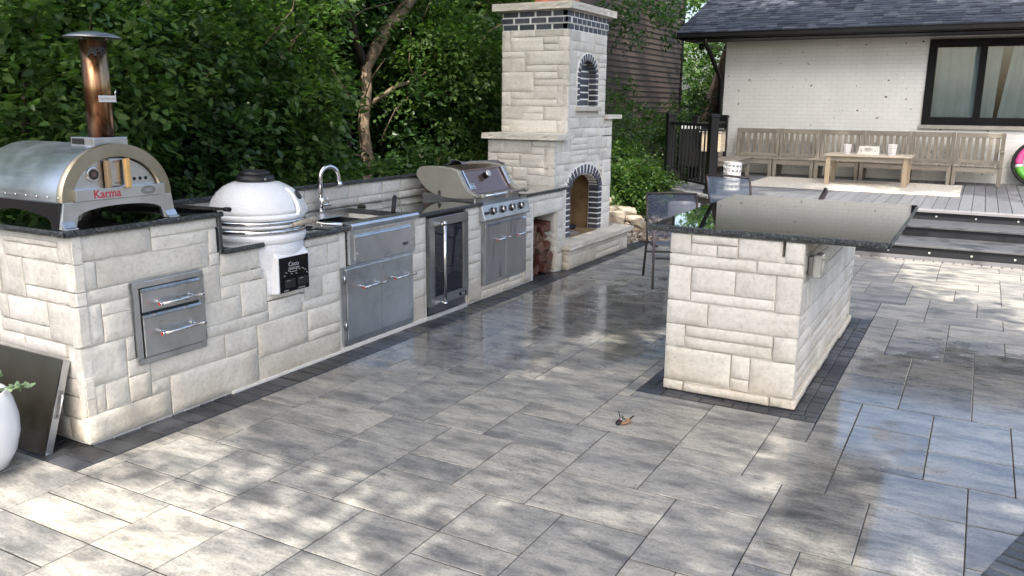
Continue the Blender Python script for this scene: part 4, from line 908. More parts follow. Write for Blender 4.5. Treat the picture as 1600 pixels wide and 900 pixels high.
m.build('oval_logo', M_steelD, sh)
text('logo', 'CBO', .020, M_lsign, sh, facing((.0142,C0+.155,1.292)), .0003)
# stand: front plate with arched cut-out, side plate, feet
def legplate(x0, x1, mm, name):
    outer = [(-.035,1.133),(.045,1.133)]
    for k in range(13):
        t = math.pi*(1-k/12); outer.append((.302+.25*math.cos(t), 1.160+.068*math.sin(t)**.6))
    outer += [(.559,1.133),(.632,1.133),(.616,1.262),(-.012,1.262)]
    m = MB(); m.prism(outer, 'x', x0, x1); return m.build(name, mm, po, bevel=.002)
legplate(-.028,-.008, M_steelH, 'front_stand'); legplate(-.74,-.72, M_steelD, 'rear_stand')
def sideplate(y0, y1):
    outer = [(-.72,1.133),(-.66,1.133),(-.655,1.165)]+[(-.62+.50*k/10, 1.185+.03*math.sin(math.pi*k/10)) for k in range(11)]+[(-.10,1.165),(-.095,1.133),(-.03,1.133),(-.03,1.262),(-.72,1.262)]
    m = MB(); m.prism(outer, 'y', y0, y1); return m.build('side_stand', M_blackg, po)
sideplate(-.030,-.012); sideplate(.616,.634)
for y_ in (-.034,.566):
    m = MB(); m.prism([(-.008,1.131),(.028,1.131),(.028,1.139),(.012,1.142),(-.008,1.172)], 'y', y_, y_+.066); m.build('foot', M_steelH, po, bevel=.002)
m = MB(); m.box((-.72,-.016,1.255),(-.03,.62,1.266)); m.build('floor_plate', M_steelD, po)
for k in range(8):
    m = MB(); x_ = -.66+k*.088; m.lathe([(.0065,0),(.0055,.003),(0,.0045)], (x_,-.0125,1.285), 8, Matrix.Rotation(math.pi/2,3,'X')); m.build('rivet', M_chrome, po)
m = MB(); m.box((-.275,.235,1.505),(-.085,.43,1.568)); cl = m.build('flue_collar', M_steelH, po, bevel=.003)
m = MB(); m.box((-.262,.2325,1.532),(-.165,.2355,1.562)); m.build('collar_slot', M_rubber, cl)
FX, FY = -.155, .331
m = MB(); m.tube([(FX,FY,1.565),(FX,FY,2.055)], .0655, 32, caps=True); fl = m.build('flue_pipe', M_pipe, po)
vd = Vector((CAM.x-FX, CAM.y-FY, 0)).normalized()
dd_ = Vector((vd.x*math.cos(.25)-vd.y*math.sin(.25), vd.x*math.sin(.25)+vd.y*math.cos(.25), 0))
for ch, an in (('A',-.42),('P',-.02),('P',.40)):
    a_ = .25+an; dv = Vector((vd.x*math.cos(a_)-vd.y*math.sin(a_), vd.x*math.sin(a_)+vd.y*math.cos(a_), 0))
    text('cut_out_letter', ch, .058, M_rubber, fl, facing(tuple(Vector((FX,FY,1.992))+dv*.0635), None, dv), .0035, .0022)
a_ = .45; dv = Vector((vd.x*math.cos(a_)-vd.y*math.sin(a_), vd.x*math.sin(a_)+vd.y*math.cos(a_), 0)); tv = Vector((-dv.y,dv.x,0))
m = MB(); m.obox(Vector((FX,FY,1.762))+dv*.072+tv*.012, tv, .045, (0,0,1), .0165, .002); tg = m.build('warning_tag', M_lsign, fl, bevel=.001)
text('lettering', 'CAUTION HOT', .0125, M_ink, tg, facing(tuple(Vector((FX,FY,1.762))+dv*.0745+tv*.012), None, dv), .0002)
m = MB(); e_ = Vector((FX,FY,1.762))+dv*.07+tv*.056; m.tube([e_, e_+Vector((0,0,.03)), e_+Vector((0,0,.048))+tv*.004], .003, 6); m.build('damper_lever', M_chrome, fl)
m = MB(); m.lathe([(.0,2.066),(.138,2.062),(.141,2.066),(.128,2.074),(.09,2.087),(.045,2.095),(0,2.097)], (FX,FY,0), 40); m.build('rain_cap', M_steelD, po)
m = MB()
for t in (.6,2.7,4.8): m.tube([(FX+.055*math.cos(t),FY+.055*math.sin(t),2.05),(FX+.075*math.cos(t),FY+.075*math.sin(t),2.066)], .004, 5)
m.build('cap_bracket', M_steelD, po)

# ---------------------------------------------------------------- tools on the counters
fp_ = thing('fire_tools', 'bundle of black fireplace tools lying across the raised granite beside the oven', 'fire tools', (-.3,.8,1.13))
for k, (a_, b_, r_) in enumerate((((-.74,.74,1.150),(.075,.905,1.146),.009),((-.72,.80,1.148),(.06,.93,1.142),.009),((-.70,.70,1.149),(.02,.86,1.145),.006))):
    m = MB(); m.tube([a_, b_], [r_*1.3,r_], 8); m.tube([Vector(b_)+(Vector(b_)-Vector(a_)).normalized()*-.0, Vector(b_)+(Vector(b_)-Vector(a_)).normalized()*.03], r_*1.5, 8); m.build('poker', M_blackm, fp_)
tg_ = thing('grill_tongs', 'long steel grill tongs resting on the granite right of the white grill', 'tongs', (-.2,1.9,.905))
for dx in (0,.028):
    m = MB(); m.tube([(-.50+dx,1.83,.935),(-.25+dx,1.92,.930),(-.02+dx,2.00,.922)], [.008,.012,.015], 8); m.build('arm', M_chrome, tg_)
m = MB(); m.obox((-.52,1.815,.930), (.93,.35,0), .045, (-.35,.93,0), .04, .004); m.build('grip_plate', M_steelD, tg_, bevel=.003)
sp_ = thing('grill_spatula', 'dark handled grill spatula lying beside the tongs near the sink', 'spatula', (-.2,1.8,.905))
m = MB(); m.tube([(-.40,1.74,.915),(-.12,1.84,.915)], .0075, 8); m.build('handle', M_black, sp_)
m = MB(); m.obox((-.05,1.865,.912), (.93,.35,0), .065, (-.35,.93,0), .035, .002); m.build('blade', M_steelD, sp_)
# folded tarp behind the grill
V = []; F = []; n1, n2 = 14, 8
for i in range(n1):
    for j in range(n2):
        u, v = i/(n1-1), j/(n2-1); z_ = 1.125+.035*math.sin(math.pi*v)*(1-.3*u)+.018*noise.noise(Vector((u*6,v*5,1)))+(.03*max(0,1-u*5) if .3 < v < .8 else 0)
        V.append((-1.02+.30*v, 4.80+.78*u+.03*noise.noise(Vector((u*4,v*3,7))), max(1.122, z_)))
for i in range(n1-1):
    for j in range(n2-1): a = i*n2+j; F.append((a,a+n2,a+n2+1,a+1))
o = pymesh('tarp', V, F, M_cloth, None, label='crumpled grey blue tarp on the rear granite cap next to the fireplace', cat='tarp')
for p in o.data.polygons: p.use_smooth = True
sm = o.modifiers.new('s','SOLIDIFY'); sm.thickness = .006

# ---------------------------------------------------------------- planter and steel lid at the left
pl_ = thing('planter', 'smooth white rounded planter at the left edge with trailing succulent', 'planter', (-.19,-.47,0))
PC = Vector((-.19,-.47,0))
m = MB(); m.lathe([(.0,.0),(.10,.0),(.135,.02),(.175,.09),(.198,.18),(.200,.26),(.185,.34),(.168,.39),(.158,.40),(.150,.395),(.155,.36),(.0,.36)], PC, 40); m.build('pot', M_ceramics, pl_)
m = MB(); m.lathe([(0,.362),(.155,.362),(.15,.372),(0,.376)], PC, 24); m.build('potting_soil', M_soil, pl_)
def leafset(name, Ps, Ns, Ds, sz, mt, parent=None, wid=.55, **kw):
    """many leaves: P position, N normal, D direction; each leaf two quads folded on the midrib"""
    Ps, Ns, Ds = map(np.asarray, (Ps, Ns, Ds)); n_ = len(Ps); sz = np.asarray(sz)[:, None]
    Ds = Ds/np.linalg.norm(Ds, axis=1)[:, None]; B = np.cross(Ns, Ds); B /= np.linalg.norm(B, axis=1)[:, None]+1e-9; Nn = np.cross(Ds, B)
    w = wid*sz*.5
    pts = [Ps, Ps+Ds*sz*.28+B*w*.95+Nn*sz*.07, Ps+Ds*sz*.68+B*w*.72+Nn*sz*.05, Ps+Ds*sz, Ps+Ds*sz*.68-B*w*.72+Nn*sz*.05, Ps+Ds*sz*.28-B*w*.95+Nn*sz*.07]
    V_ = np.stack(pts, 1).reshape(-1, 3).astype(np.float32)
    idx = np.arange(n_)[:, None]*6; Fq = np.concatenate([idx+np.array([[0,1,2,3]]), idx+np.array([[0,3,4,5]])], 1).reshape(-1).astype(np.int32)
    me = bpy.data.meshes.new(name); me.vertices.add(len(V_)); me.vertices.foreach_set('co', V_.ravel()); nf = len(Fq)//4
    me.loops.add(len(Fq)); me.loops.foreach_set('vertex_index', Fq); me.polygons.add(nf); me.polygons.foreach_set('loop_start', np.arange(nf, dtype=np.int32)*4)
    me.update(calc_edges=True); me.materials.append(mt)
    return props(link(me, name, parent), **kw)
Ps=[];Ns=[];Ds=[];sz=[]
stems = [((-.12,-.60,.37),(.04,-.50,.41),(.115,-.47,.405)),((-.16,-.62,.37),(-.09,-.66,.46),(-.03,-.68,.45)),((-.2,-.60,.37),(-.22,-.58,.48),(-.2,-.56,.50)),((-.1,-.66,.37),(-.04,-.72,.42),(.0,-.76,.40)),((-.13,-.56,.37),(-.08,-.52,.45),(-.05,-.5,.44))]
m = MB()
for st in stems:
    st = [Vector(q_)+Vector((-.055,.15,.02)) for q_ in st]
    m.tube(st, .003, 5)
    for k in range(18):
        t = R.uniform(.35,1); a_, b_, c_ = map(Vector, st); p = a_.lerp(b_, min(1,t*2)) if t < .5 else b_.lerp(c_, t*2-1)
        Ps.append(p); dd2 = Vector((R.gauss(0,1),R.gauss(0,1),R.gauss(.4,.6))); Ds.append(dd2); Ns.append(Vector((R.gauss(0,.5),R.gauss(0,.5),1))); sz.append(R.uniform(.028,.042))
m.build('stem', M_leafp, pl_, kind='stuff'); leafset('foliage', Ps, Ns, Ds, sz, M_leafp, pl_, wid=.8)
lp = thing('steel_lid', 'large stainless cover panel leaning against the left end of the counter', 'panel', (-.5,-.17,0))
ta = math.atan2(.15,.47)
Mx = Matrix.Translation((-.085,-.205,.004)) @ Matrix.Rotation(-ta,4,'X')
m = MB(Mx); m.box((-.80,.0,0),(0,.006,.488)); m.build('sheet', m_steel('dark_reflective_sheet',(.11,.105,.10),.14,(1.5,1.5,3)), lp)
m = MB(Mx); m.box((-.80,.006,0),(0,.045,.012)); m.box((-.80,.006,.476),(0,.045,.488)); m.box((-.012,.006,.012),(0,.045,.476)); m.box((-.80,.006,.012),(-.788,.045,.476)); m.build('rim', M_steelH, lp, bevel=.002)
m = MB(Mx); m.tube([(0,.026,.20),(.022,.026,.215),(.022,.026,.305),(0,.026,.32)], .005, 8); m.build('handle', M_chrome, lp)
m = MB(Mx); m.box((0,.014,.188),(.004,.038,.332)); m.build('handle_plate', M_steelD, lp)

# ---------------------------------------------------------------- bunch of keys on the patio
ky = thing('key_bunch', 'small bunch of keys with tan leather fob and pink clip on the pavers', 'keys', (2.257,1.70,0))
K0 = Vector((2.257,1.70,0))
rd = rt.normalized(); fd2 = Vector((fwd.x,fwd.y,0)).normalized()
def kp(a_, b_, z_): return K0+rd*a_+fd2*b_+Vector((0,0,z_))
m = MB(); m.lathe([(.0,-.006),(.013,-.006),(.016,0),(.013,.006),(0,.006)], kp(-.022,-.028,.013), 16, Matrix.Rotation(1.0,3,'X')); m.build('black_fob', M_rubber, ky)
m = MB(); m.tube([kp(-.02,-.018,.012),kp(-.013,.004,.016),kp(-.010,.02,.014)], [.007,.009,.006], 8); m.build('pink_clip', M_pink2, ky)
m = MB(); m.obox(kp(.018,-.02,.012), rd+fd2*.8, .024, fd2-rd*.8, .012, .006); m.build('leather_fob', M_tanleather, ky, bevel=.005)
m = MB(); m.obox(kp(.034,.012,.016), rd-fd2*.9, .026, fd2+rd*.9, .011, .006); m.build('leather_fob', M_tanleather, ky, bevel=.005)
m = MB()
for a_, b_ in ((kp(0,.02,.006),kp(-.01,.065,.05)),(kp(.0,.01,.008),kp(.01,.055,.03)),(kp(-.01,.015,.01),kp(.015,.02,.034))): m.tube([a_, b_], [.004,.0025], 6)
m.build('key', M_blackm, ky)
m = MB(); m.lathe([(.013,-.0015),(.015,0),(.013,.0015)], kp(.004,.012,.022), 16, Matrix.Rotation(.9,3,'Y')); m.lathe([(.010,-.0015),(.012,0),(.010,.0015)], kp(.012,.006,.02), 16, Matrix.Rotation(.5,3,'X')); m.build('key_ring', M_chrome, ky)
m = MB(); m.tube([kp(.05,.02,.02),kp(.075,.045,.026)], .0045, 8); m.build('key_grip', M_rubber, ky)
# ================================================================ deck, steps, railing
ZD = .45
dk = props((lambda m: (m.prism([(.45,9.90),(7.2,9.90),(7.2,14.98),(-.88,14.98),(-.88,11.28)], 'z', -.1, .40), m.build('deck', M_fascia))[1])(MB()), kind='structure')
def clipx(x):   # front end of a deck board whose left side is at x
    return 9.96 if x > .42 else 9.96+(.42-x)*1.02
x = -.86; k = 0
while x < 7.15:
    w = .150; y0 = max(clipx(x), 9.965)
    m = MB(); ya, yb = clipx(x)+.0, clipx(x+w)
    m.prism([(x,max(ya,9.965)),(x+w,max(yb,9.965)),(x+w,14.97),(x,14.97)], 'z', .41, ZD+R.uniform(-.001,.001)); m.build('deck_board', M_deck, dk, bevel=.003, seg=1)
    x += .1565
M_deckx = m_wood('grey_border_board', (.165,.165,.175), (.23,.23,.24), .5, (1.1,16,16), .4)
m = MB(); m.box((.42,9.812,.412),(7.2,9.957,ZD+.001)); m.build('border_board', M_deckx, dk, bevel=.006)
dg = Vector((-.92-.45, 11.28-9.85, 0)).normalized(); dn = Vector((-dg.y, dg.x, 0))
m = MB(); m.obox(Vector((-.235,10.59,.431))+dn*.04, dg, .98, dn, .072, .019); m.build('border_board', M_deckx, dk, bevel=.005)
M_fascl = simple('weathered_grey_fascia', (.13,.135,.14), .6, 0, .2, 30, .2)
m = MB(); m.obox(Vector((-.235,10.56,.17))+dn*.03, dg, .95, dn, .02, .24); m.build('fascia', M_fascl, dk)
m = MB(); m.box((-.93,11.3,-.08),(-.89,14.97,.41)); m.build('fascia', M_fascl, dk)
M_tread = m_wood('charcoal_tread', (.055,.057,.063), (.11,.113,.12), .38, (1.1,16,16), .5)
stp = thing('deck_steps', 'three wide dark composite steps with round lights leading up to the deck', 'steps', (4,8.4,0))
for (ya, za, zb, yb) in ((8.40,.0,.18,9.16),(9.15,.18,.315,9.86),(9.85,.315,.41,None)):
    m = MB(); m.box((1.2,ya,za-.02 if za == 0 else za-.01),(7.2,ya+.03,zb-.028 if yb else .41)); m.build('riser', M_fascia, stp, bevel=.003)
    if yb:
        nb = 5; wb = (yb-ya+.03)/nb
        for q_ in range(nb):
            m = MB(); m.box((1.19,ya-.03+wb*q_+.002,zb-.028),(7.2,ya-.03+wb*(q_+1)-.002,zb+R.uniform(-.0006,.0006))); m.build('tread_board', M_tread, stp, bevel=.005)
        m = MB(); m.box((1.2,ya+.03,-.05),(7.2,yb,zb-.03)); m.build('step_frame', M_fascia, stp)
m = MB(); m.box((1.2,8.385,.0),(7.2,8.399,.045)); m.build('base_trim', M_deckx, stp)
for y_, z_, xs_ in ((8.4,.09,(2.57,3.012,3.457,3.897,4.331,4.77)),(9.85,.362,(2.98,3.434,3.896,4.37,4.83))):
    for x_ in xs_:
        m = MB(); m.lathe([(.013,0),(.013,.004),(.009,.006),(0,.006)], (x_,y_,z_), 14, Matrix.Rotation(math.pi/2,3,'X')); m.build('step_light', M_led, stp)
rl = thing('railing', 'black metal railing with square capped posts on the cut corner of the deck', 'railing', (-.25,10.85,ZD))
P1, P2 = Vector((-.80,11.42,0)), Vector((.275,10.22,0)); rd_ = (P2-P1).normalized(); rn_ = Vector((-rd_.y,rd_.x,0))
def post(p, h=1.15, w=.062, parent=rl):
    m = MB(); m.obox(p+Vector((0,0,ZD+h/2)), rd_, w, rn_, w, h/2); o = m.build('post', M_blackm, parent, bevel=.004)
    m = MB(); m.obox(p+Vector((0,0,ZD+h+.012)), rd_, w+.018, rn_, w+.018, .012); m.obox(p+Vector((0,0,ZD+h+.035)), rd_, w+.004, rn_, w+.004, .012); m.obox(p+Vector((0,0,ZD+.03)), rd_, w+.014, rn_, w+.014, .03); m.build('post_cap', M_blackm, o, bevel=.006)
post(P1); post(P2)
L_ = (P2-P1).length
for z_, h_ in ((ZD+1.03,.022),(ZD+.13,.018)):
    m = MB(); m.obox((P1+P2)/2+Vector((0,0,z_)), rd_, L_/2-.05, rn_, .022, h_); m.build('rail', M_blackm, rl, bevel=.003)
for k in range(11):
    p = P1+rd_*(L_*(k+1)/12); m = MB(); m.obox(p+Vector((0,0,ZD+.58)), rd_, .0095, rn_, .0095, .45); m.build('baluster', M_blackm, rl)
rl2 = thing('railing', 'black capped post railing running back along the left edge of the deck', 'railing', (-.8,13,ZD))
p3, p4 = Vector((-.78,12.75,0)), Vector((-.80,14.86,0)); rdd, rnn = rd_, rn_; rd_, rn_ = VY, -VX
post(p3, 1.10, .055, rl2); post(p4, 1.10, .055, rl2)
for z_ in (ZD+1.0,ZD+.12):
    m = MB(); m.obox((p3+p4)/2+Vector((0,0,z_)), VY, 1.0, VX, .02, .02); m.build('rail', M_blackm, rl2)
for k in range(14):
    m = MB(); m.obox(p3+Vector((0,.15*(k+1)-.02,ZD+.56)), VY, .009, VX, .009, .44); m.build('baluster', M_blackm, rl2)
rug = MB(); rug.box((.35,11.85,ZD+.001),(3.64,14.0,ZD+.012)); rug.build('rug', M_rug, None, bevel=.003, label='pale woven rug under the low table on the deck', cat='rug')

# ---------------------------------------------------------------- benches
def bench(name_lab, x0, x1, yb=14.72, yf=14.14, M=None, arm=False, legs=(True,True), group='grey teak bench sections along the house wall', nsl=6, closed=False):
    b = thing('bench_section', name_lab, 'bench', tuple((M or Matrix.Identity(4)) @ Vector(((x0+x1)/2,(yb+yf)/2,ZD))), group)
    def B(name, lo, hi, mt=M_teak): m = MB(M); m.box(lo, hi); return m.build(name, mt, b, bevel=.004, seg=1)
    zt, zs = 1.345, .80
    B('top_rail', (x0+.062,yb-.03,zt-.085),(x1-.062,yb+.012,zt)); B('lower_rail', (x0+.062,yb-.03,zs+.005),(x1-.062,yb+.01,zs+.065))
    for a in (x0+.002, x1-.064): B('stile', (a,yb-.035,ZD),(a+.062,yb+.016,zt+.004), M_teakv)
    w = (x1-x0-.124); sw = w/(nsl+.55); 
    for k in range(nsl):
        a = x0+.062+w*(k+.5)/nsl-sw*.33; B('back_slat', (a,yb-.018,zs+.06),(a+sw*.66,yb,zt-.083), M_teakv)
    for a in (x0+.006, x1-.070): B('leg', (a,yf+.005,ZD),(a+.064,yf+.069,zs-.022), M_teakv)
    B('front_apron', (x0+.07,yf+.012,zs-.115),(x1-.07,yf+.036,zs-.024))
    B('side_apron', (x0+.016,yf+.07,zs-.10),(x0+.04,yb-.035,zs-.026)); B('side_apron', (x1-.04,yf+.07,zs-.10),(x1-.016,yb-.035,zs-.026))
    n = 7; ww = (x1-x0-.008)/n
    for k in range(n): B('seat_slat', (x0+.004+ww*k+.006,yf-.01,zs-.022),(x0+.004+ww*(k+1)-.006,yb-.036,zs), M_teakv)
    if arm:
        B('armrest', (x1-.075,yf-.03,1.03),(x1-.005,yb-.03,1.055)); B('arm_post', (x1-.070,yf+.006,zs),(x1-.008,yf+.068,1.03), M_teakv)
    return b
bx_ = (-.50,.352,1.122,1.914,2.702,3.434,4.215)
labs = ['grey slatted bench section at the inner corner beside the left bench wing','second slatted bench section from the corner, left of the low table','slatted bench section behind the left half of the low table','slatted bench section behind the right half of the low table','slatted bench section under the left edge of the window','last slatted bench section with an armrest beside the inflatable ring']
for k in range(6): bench(labs[k], bx_[k]+.004, bx_[k+1]-.004, arm=(k == 5))
def wingM(cy): return Matrix(((0,-1,0,-.04+14.14-.02),(1,0,0,cy),(0,0,1,0),(0,0,0,1)))
wl_ = ['far slatted section of the left bench wing next to the corner','near slatted section of the left bench wing with a wooden arm at its end']
bench(wl_[0], .80, 1.50, M=wingM(12.62), group='grey teak bench sections along the house wall'); bench(wl_[1], .06, .79, M=wingM(12.62), group='grey teak bench sections along the house wall')
tb = thing('low_table', 'low light wood table standing on the deck rug before the benches', 'table', (2.15,13.3,ZD))
m = MB(); m.box((1.47,12.93,.945),(2.86,13.78,.972)); m.build('table_top', m_wood('pale_tabletop',(.42,.36,.28),(.55,.49,.40),.5,(1.2,14,14)), tb, bevel=.005)
for x_, y_ in ((1.51,12.97),(2.74,12.97),(1.51,13.64),(2.74,13.64)):
    m = MB(); m.box((x_,y_,ZD+.012),(x_+.075,y_+.075,.944)); m.build('leg', m_wood('tan_leg',(.34,.27,.19),(.48,.40,.29),.6,(14,14,1.4)) if False else M_oakleg if 'M_oakleg' in globals() else globals().setdefault('M_oakleg', m_wood('tan_leg',(.33,.26,.18),(.47,.38,.27),.6,(14,14,1.4))), tb, bevel=.004)
for a, b_ in (((1.585,12.985,.865),(2.74,13.01,.944)),((1.585,13.68,.865),(2.74,13.705,.944)),((1.525,13.045,.865),(1.55,13.64,.944)),((2.78,13.045,.865),(2.805,13.64,.944))):
    m = MB(); m.box(a, b_); m.build('apron', M_teak, tb)
def slotbasket(name, c, r0, r1, h, rows, n, label, cat, group=None, mt=M_white, wall=.006):
    """tapering round basket with rows of rounded openings"""
    V = []; F = []; levels = [0]
    band = h/(rows*2+1)
    for k in range(rows): levels += [band*(1+2*k)*1.0, band*(2+2*k)*1.0]
    levels.append(h); seg = n*4
    for z_ in levels:
        r_ = r0+(r1-r0)*z_/h
        for k in range(seg): V.append((c[0]+r_*math.cos(2*math.pi*k/seg), c[1]+r_*math.sin(2*math.pi*k/seg), c[2]+z_))
    for a in range(len(levels)-1):
        open_ = a % 2 == 1 and a < len(levels)-1 and a != len(levels)-1
        for k in range(seg):
            if a % 2 == 1 and a != len(levels)-1 and (k % 4) in (0,1,2) and a < len(levels)-1 and a <= rows*2-1: continue
            F.append((a*seg+k, a*seg+(k+1)%seg, (a+1)*seg+(k+1)%seg, (a+1)*seg+k))
    F.append(tuple(range(seg)))
    o = pymesh(name, V, F, mt, None, label=label, cat=cat, group=group)
    sm = o.modifiers.new('s','SOLIDIFY'); sm.thickness = wall; return o
slotbasket('slatted_pot', (1.80,13.30,.973), .055,.068,.165,4,9,'white slatted pot at the left end of the low table','pot','white slatted pots on the low table')
slotbasket('slatted_pot', (2.52,13.30,.973), .060,.078,.185,4,9,'white slatted pot at the right end of the low table','pot','white slatted pots on the low table')
cd_ = thing('card_box', 'cream box with an oval brown emblem in the middle of the low table', 'box', (2.13,13.25,.973))
m = MB(); m.prism([(1.975,.973),(2.325,.973),(2.325,1.115),(2.005,1.118)], 'y', 13.19, 13.30); o = m.build('carton', M_cream, cd_, bevel=.003)
m = MB()
for k in range(28):
    t = 2*math.pi*k/28; t2 = t+2*math.pi/28
    for rr_, th in ((1,.0016),(.86,.0008)):
        m.tube([(2.155+.066*rr_*math.cos(t),13.188,1.058+.026*rr_*math.sin(t)),(2.155+.066*rr_*math.cos(t2),13.188,1.058+.026*rr_*math.sin(t2))], th, 4, False)
for sx_ in (-1,1):
    for q_ in range(5): m.lathe([(.0,0),(.006,0),(.006,.001),(0,.001)], (2.155+sx_*(.10+.012*q_*(q_%2+.5)),13.1885,1.03+.009*q_), 6, Matrix.Rotation(math.pi/2,3,'X'))
m.build('emblem', M_ink, o, kind='stuff')
text('lettering', 'HOME', .026, M_ink, o, facing((2.155,13.187,1.058),(0,0,1),(0,-1,0)), .0004)
# cooler cart, covered dark cart behind the railing, perforated basket
cc_ = thing('cooler_cart', 'wooden sided patio cooler with a dark lid on a black leg behind the railing', 'cooler', (-.19,11.95,ZD))
m = MB(); m.box((-.40,11.85,1.0),(-.045,12.15,1.345)); m.build('box', M_cooler, cc_, bevel=.006)
m = MB(); m.box((-.42,11.83,1.345),(-.03,12.17,1.375)); m.build('lid', M_blackm, cc_, bevel=.005)
m = MB(); m.box((-.42,11.826,1.334),(-.03,11.83,1.344)); m.build('trim', M_lsign, cc_)
m = MB(); m.tube([(-.24,11.845,1.19),(-.24,11.82,1.185),(-.16,11.815,1.175),(-.13,11.82,1.185),(-.13,11.845,1.19)], .006, 6); m.build('handle', M_lsign, cc_)
m = MB(); m.lathe([(.0,0),(.018,0),(.018,.02),(0,.02)], (-.16,11.85,1.045), 12, Matrix.Rotation(math.pi/2,3,'X')); m.build('tap', M_lsign, cc_)
for x_ in (-.37,-.15): m = MB(); m.box((x_,11.88,ZD),(x_+.055,11.935,1.0)); m.build('leg', M_blackm, cc_)
ct_ = thing('covered_cart', 'dark cabinet with a slotted white top rail seen through the railing', 'cabinet', (-.55,12.2,ZD))
m = MB(); m.box((-.82,12.02,.72),(-.43,12.40,1.36)); m.build('cabinet', M_black, ct_, bevel=.01)
for k in range(7): m = MB(); m.box((-.80+k*.056,12.012,1.375),(-.765+k*.056,12.02,1.43)); m.build('slot', M_white, ct_)
m = MB(); m.box((-.82,12.02,1.36),(-.42,12.06,1.445)); m.build('top_rail', M_blackm, ct_)
for x_ in (-.80,-.48): m = MB(); m.box((x_,12.05,ZD),(x_+.04,12.09,.72)); m.build('leg', M_blackm, ct_)
slotbasket('perforated_basket', (.39,11.05,ZD), .130,.145,.44,5,13,'tall white perforated basket on the deck behind the blue mesh chair','basket')
# inflatable ring against the wall
rg = thing('inflatable_ring', 'pink and green inflatable swim ring leaning on the wall past the benches', 'ring', (4.72,14.8,ZD))
RC = Vector((4.735,14.78,.845)); tilt = Matrix.Rotation(-.18,3,'X')
def ringseg(name, mt, t0, t1, Rm, r, parent=rg):
    m = MB(); n = max(4,int((t1-t0)/.14)); P = [RC+tilt@Vector((Rm*math.cos(t0+(t1-t0)*k/n), 0, Rm*math.sin(t0+(t1-t0)*k/n))) for k in range(n+1)]; m.tube(P, r, 14, True); return m.build(name, mt, parent)
for a, b_, mt, nm in ((1.45,3.25,M_pink,'pink_segment'),(3.25,3.42,M_sky,'white_stripe'),(3.42,4.9,M_green,'green_segment'),(4.9,6.4,M_pink,'pink_segment'),(6.4,7.73,M_green,'green_segment')): ringseg(nm, mt, a, b_, .285, .062)
ringseg('dark_rim', M_rubber, 0, 2*math.pi, .372, .028)
m = MB(); m.lathe([(0,-.01),(.23,-.01),(.23,.01),(0,.01)], RC, 28, tilt@Matrix.Rotation(math.pi/2,3,'X')); m.build('ring_centre', M_sky, rg)

# ---------------------------------------------------------------- sling chairs
def sling_chair(label, c, ang, top=.86, mesh=M_slingd, frame=M_tan, armc=None, fcol=None, z0=0):
    t = thing('sling_chair', label, 'chair', (c[0],c[1],z0), 'patio sling chairs by the island')
    F_ = Vector((math.cos(ang),math.sin(ang),0)); Rr = Vector((-F_.y,F_.x,0)); Z_ = Vector((0,0,1)); O_ = Vector((c[0],c[1],z0))
    P = lambda f, s, z: O_+F_*f+Rr*s+Z_*z
    for s in (-.28,.28):
        m = MB(); m.tube([P(.34,s,.0),P(.30,s,.40),P(.285,s,.60),P(.24,s,.655),P(.10,s,.665),P(-.20,s,.64),P(-.27,s,.60)], .0135, 8); m.build('front_leg_and_arm', fcol or frame, t)
        m = MB(); m.tube([P(-.34,s*.97,0),P(-.22,s*.95,.42),P(-.30,s*.93,.66),P(-.40,s*.93,top)], .0135, 8); m.build('rear_leg', frame, t)
        m = MB(); m.tube([P(.31,s*.9,.42),P(.05,s*.9,.39),P(-.22,s*.9,.385)], .012, 8); m.build('seat_rail', frame, t)
        m = MB(); m.box((0,0,0),(.001,.001,.001)); m.bm.free(); 
    m = MB(); m.tube([P(-.40,-.265,top),P(-.41,0,top+.012),P(-.40,.265,top)], .0125, 8); m.build('top_bar', frame, t)
    m = MB(); m.tube([P(.30,-.26,.30),P(.30,.26,.30)], .010, 8); m.tube([P(-.26,-.26,.27),P(-.26,.26,.27)], .010, 8); m.build('cross_bar', frame, t)
    def sheet(name, rows, mt):
        V = []; Fc = []
        for (f, z) in rows:
            for k in range(7): s = -.25+.5*k/6; V.append(P(f, s, z-.012*math.cos(s*6)))
        for a in range(len(rows)-1):
            for k in range(6): q_ = a*7+k; Fc.append((q_,q_+1,q_+8,q_+7))
        o = pymesh(name, V, Fc, mt, t); [setattr(p_, 'use_smooth', True) for p_ in o.data.polygons]; return o
    sheet('seat', [(.31,.425),(.15,.40),(0,.385),(-.14,.38),(-.215,.40)], mesh); sheet('back', [(-.225,.44),(-.265,.56),(-.315,.69),(-.37,.80),(-.405,top+.005)], mesh)
    return t
a1 = math.atan2(-.87,.48)
M_slinga = m_mesh(); M_slinga.name = 'slate_sling'; [setattr(n_.inputs[0], 'default_value', .72) for n_ in M_slinga.node_tree.nodes if n_.type == 'MIX_SHADER']; [setattr(e_, 'color', (.03+.03*i_,.045+.03*i_,.08+.04*i_,1)) for n_ in M_slinga.node_tree.nodes if n_.type == 'VALTORGB' for i_, e_ in enumerate(n_.color_ramp.elements)]
sling_chair('dark slate sling chair nearest the island with grey curved legs', (1.275,5.60), a1, .86, M_slinga, M_tan, fcol=simple('grey_brown_frame',(.15,.12,.12),.4,.4))
sling_chair('translucent blue mesh sling chair behind the dark slate one', (1.48,7.35), math.radians(78), .985, M_sling, M_tan)
sling_chair('bronze framed sling chair mostly hidden behind the island top', (2.08,6.75), math.radians(190), .90, M_slinga, M_tan)
wp = thing('white_pot', 'light grey tapered pot behind the dark slate sling chair', 'pot', (1.25,6.75,0))
m = MB(); m.lathe([(.0,0),(.12,0),(.135,.05),(.172,.50),(.182,.68),(.17,.685),(.16,.62),(0,.60)], (.97,6.75,0), 32); m.build('pot', simple('grey_white_glaze',(.52,.53,.55),.4,0,0,10,.05), wp)

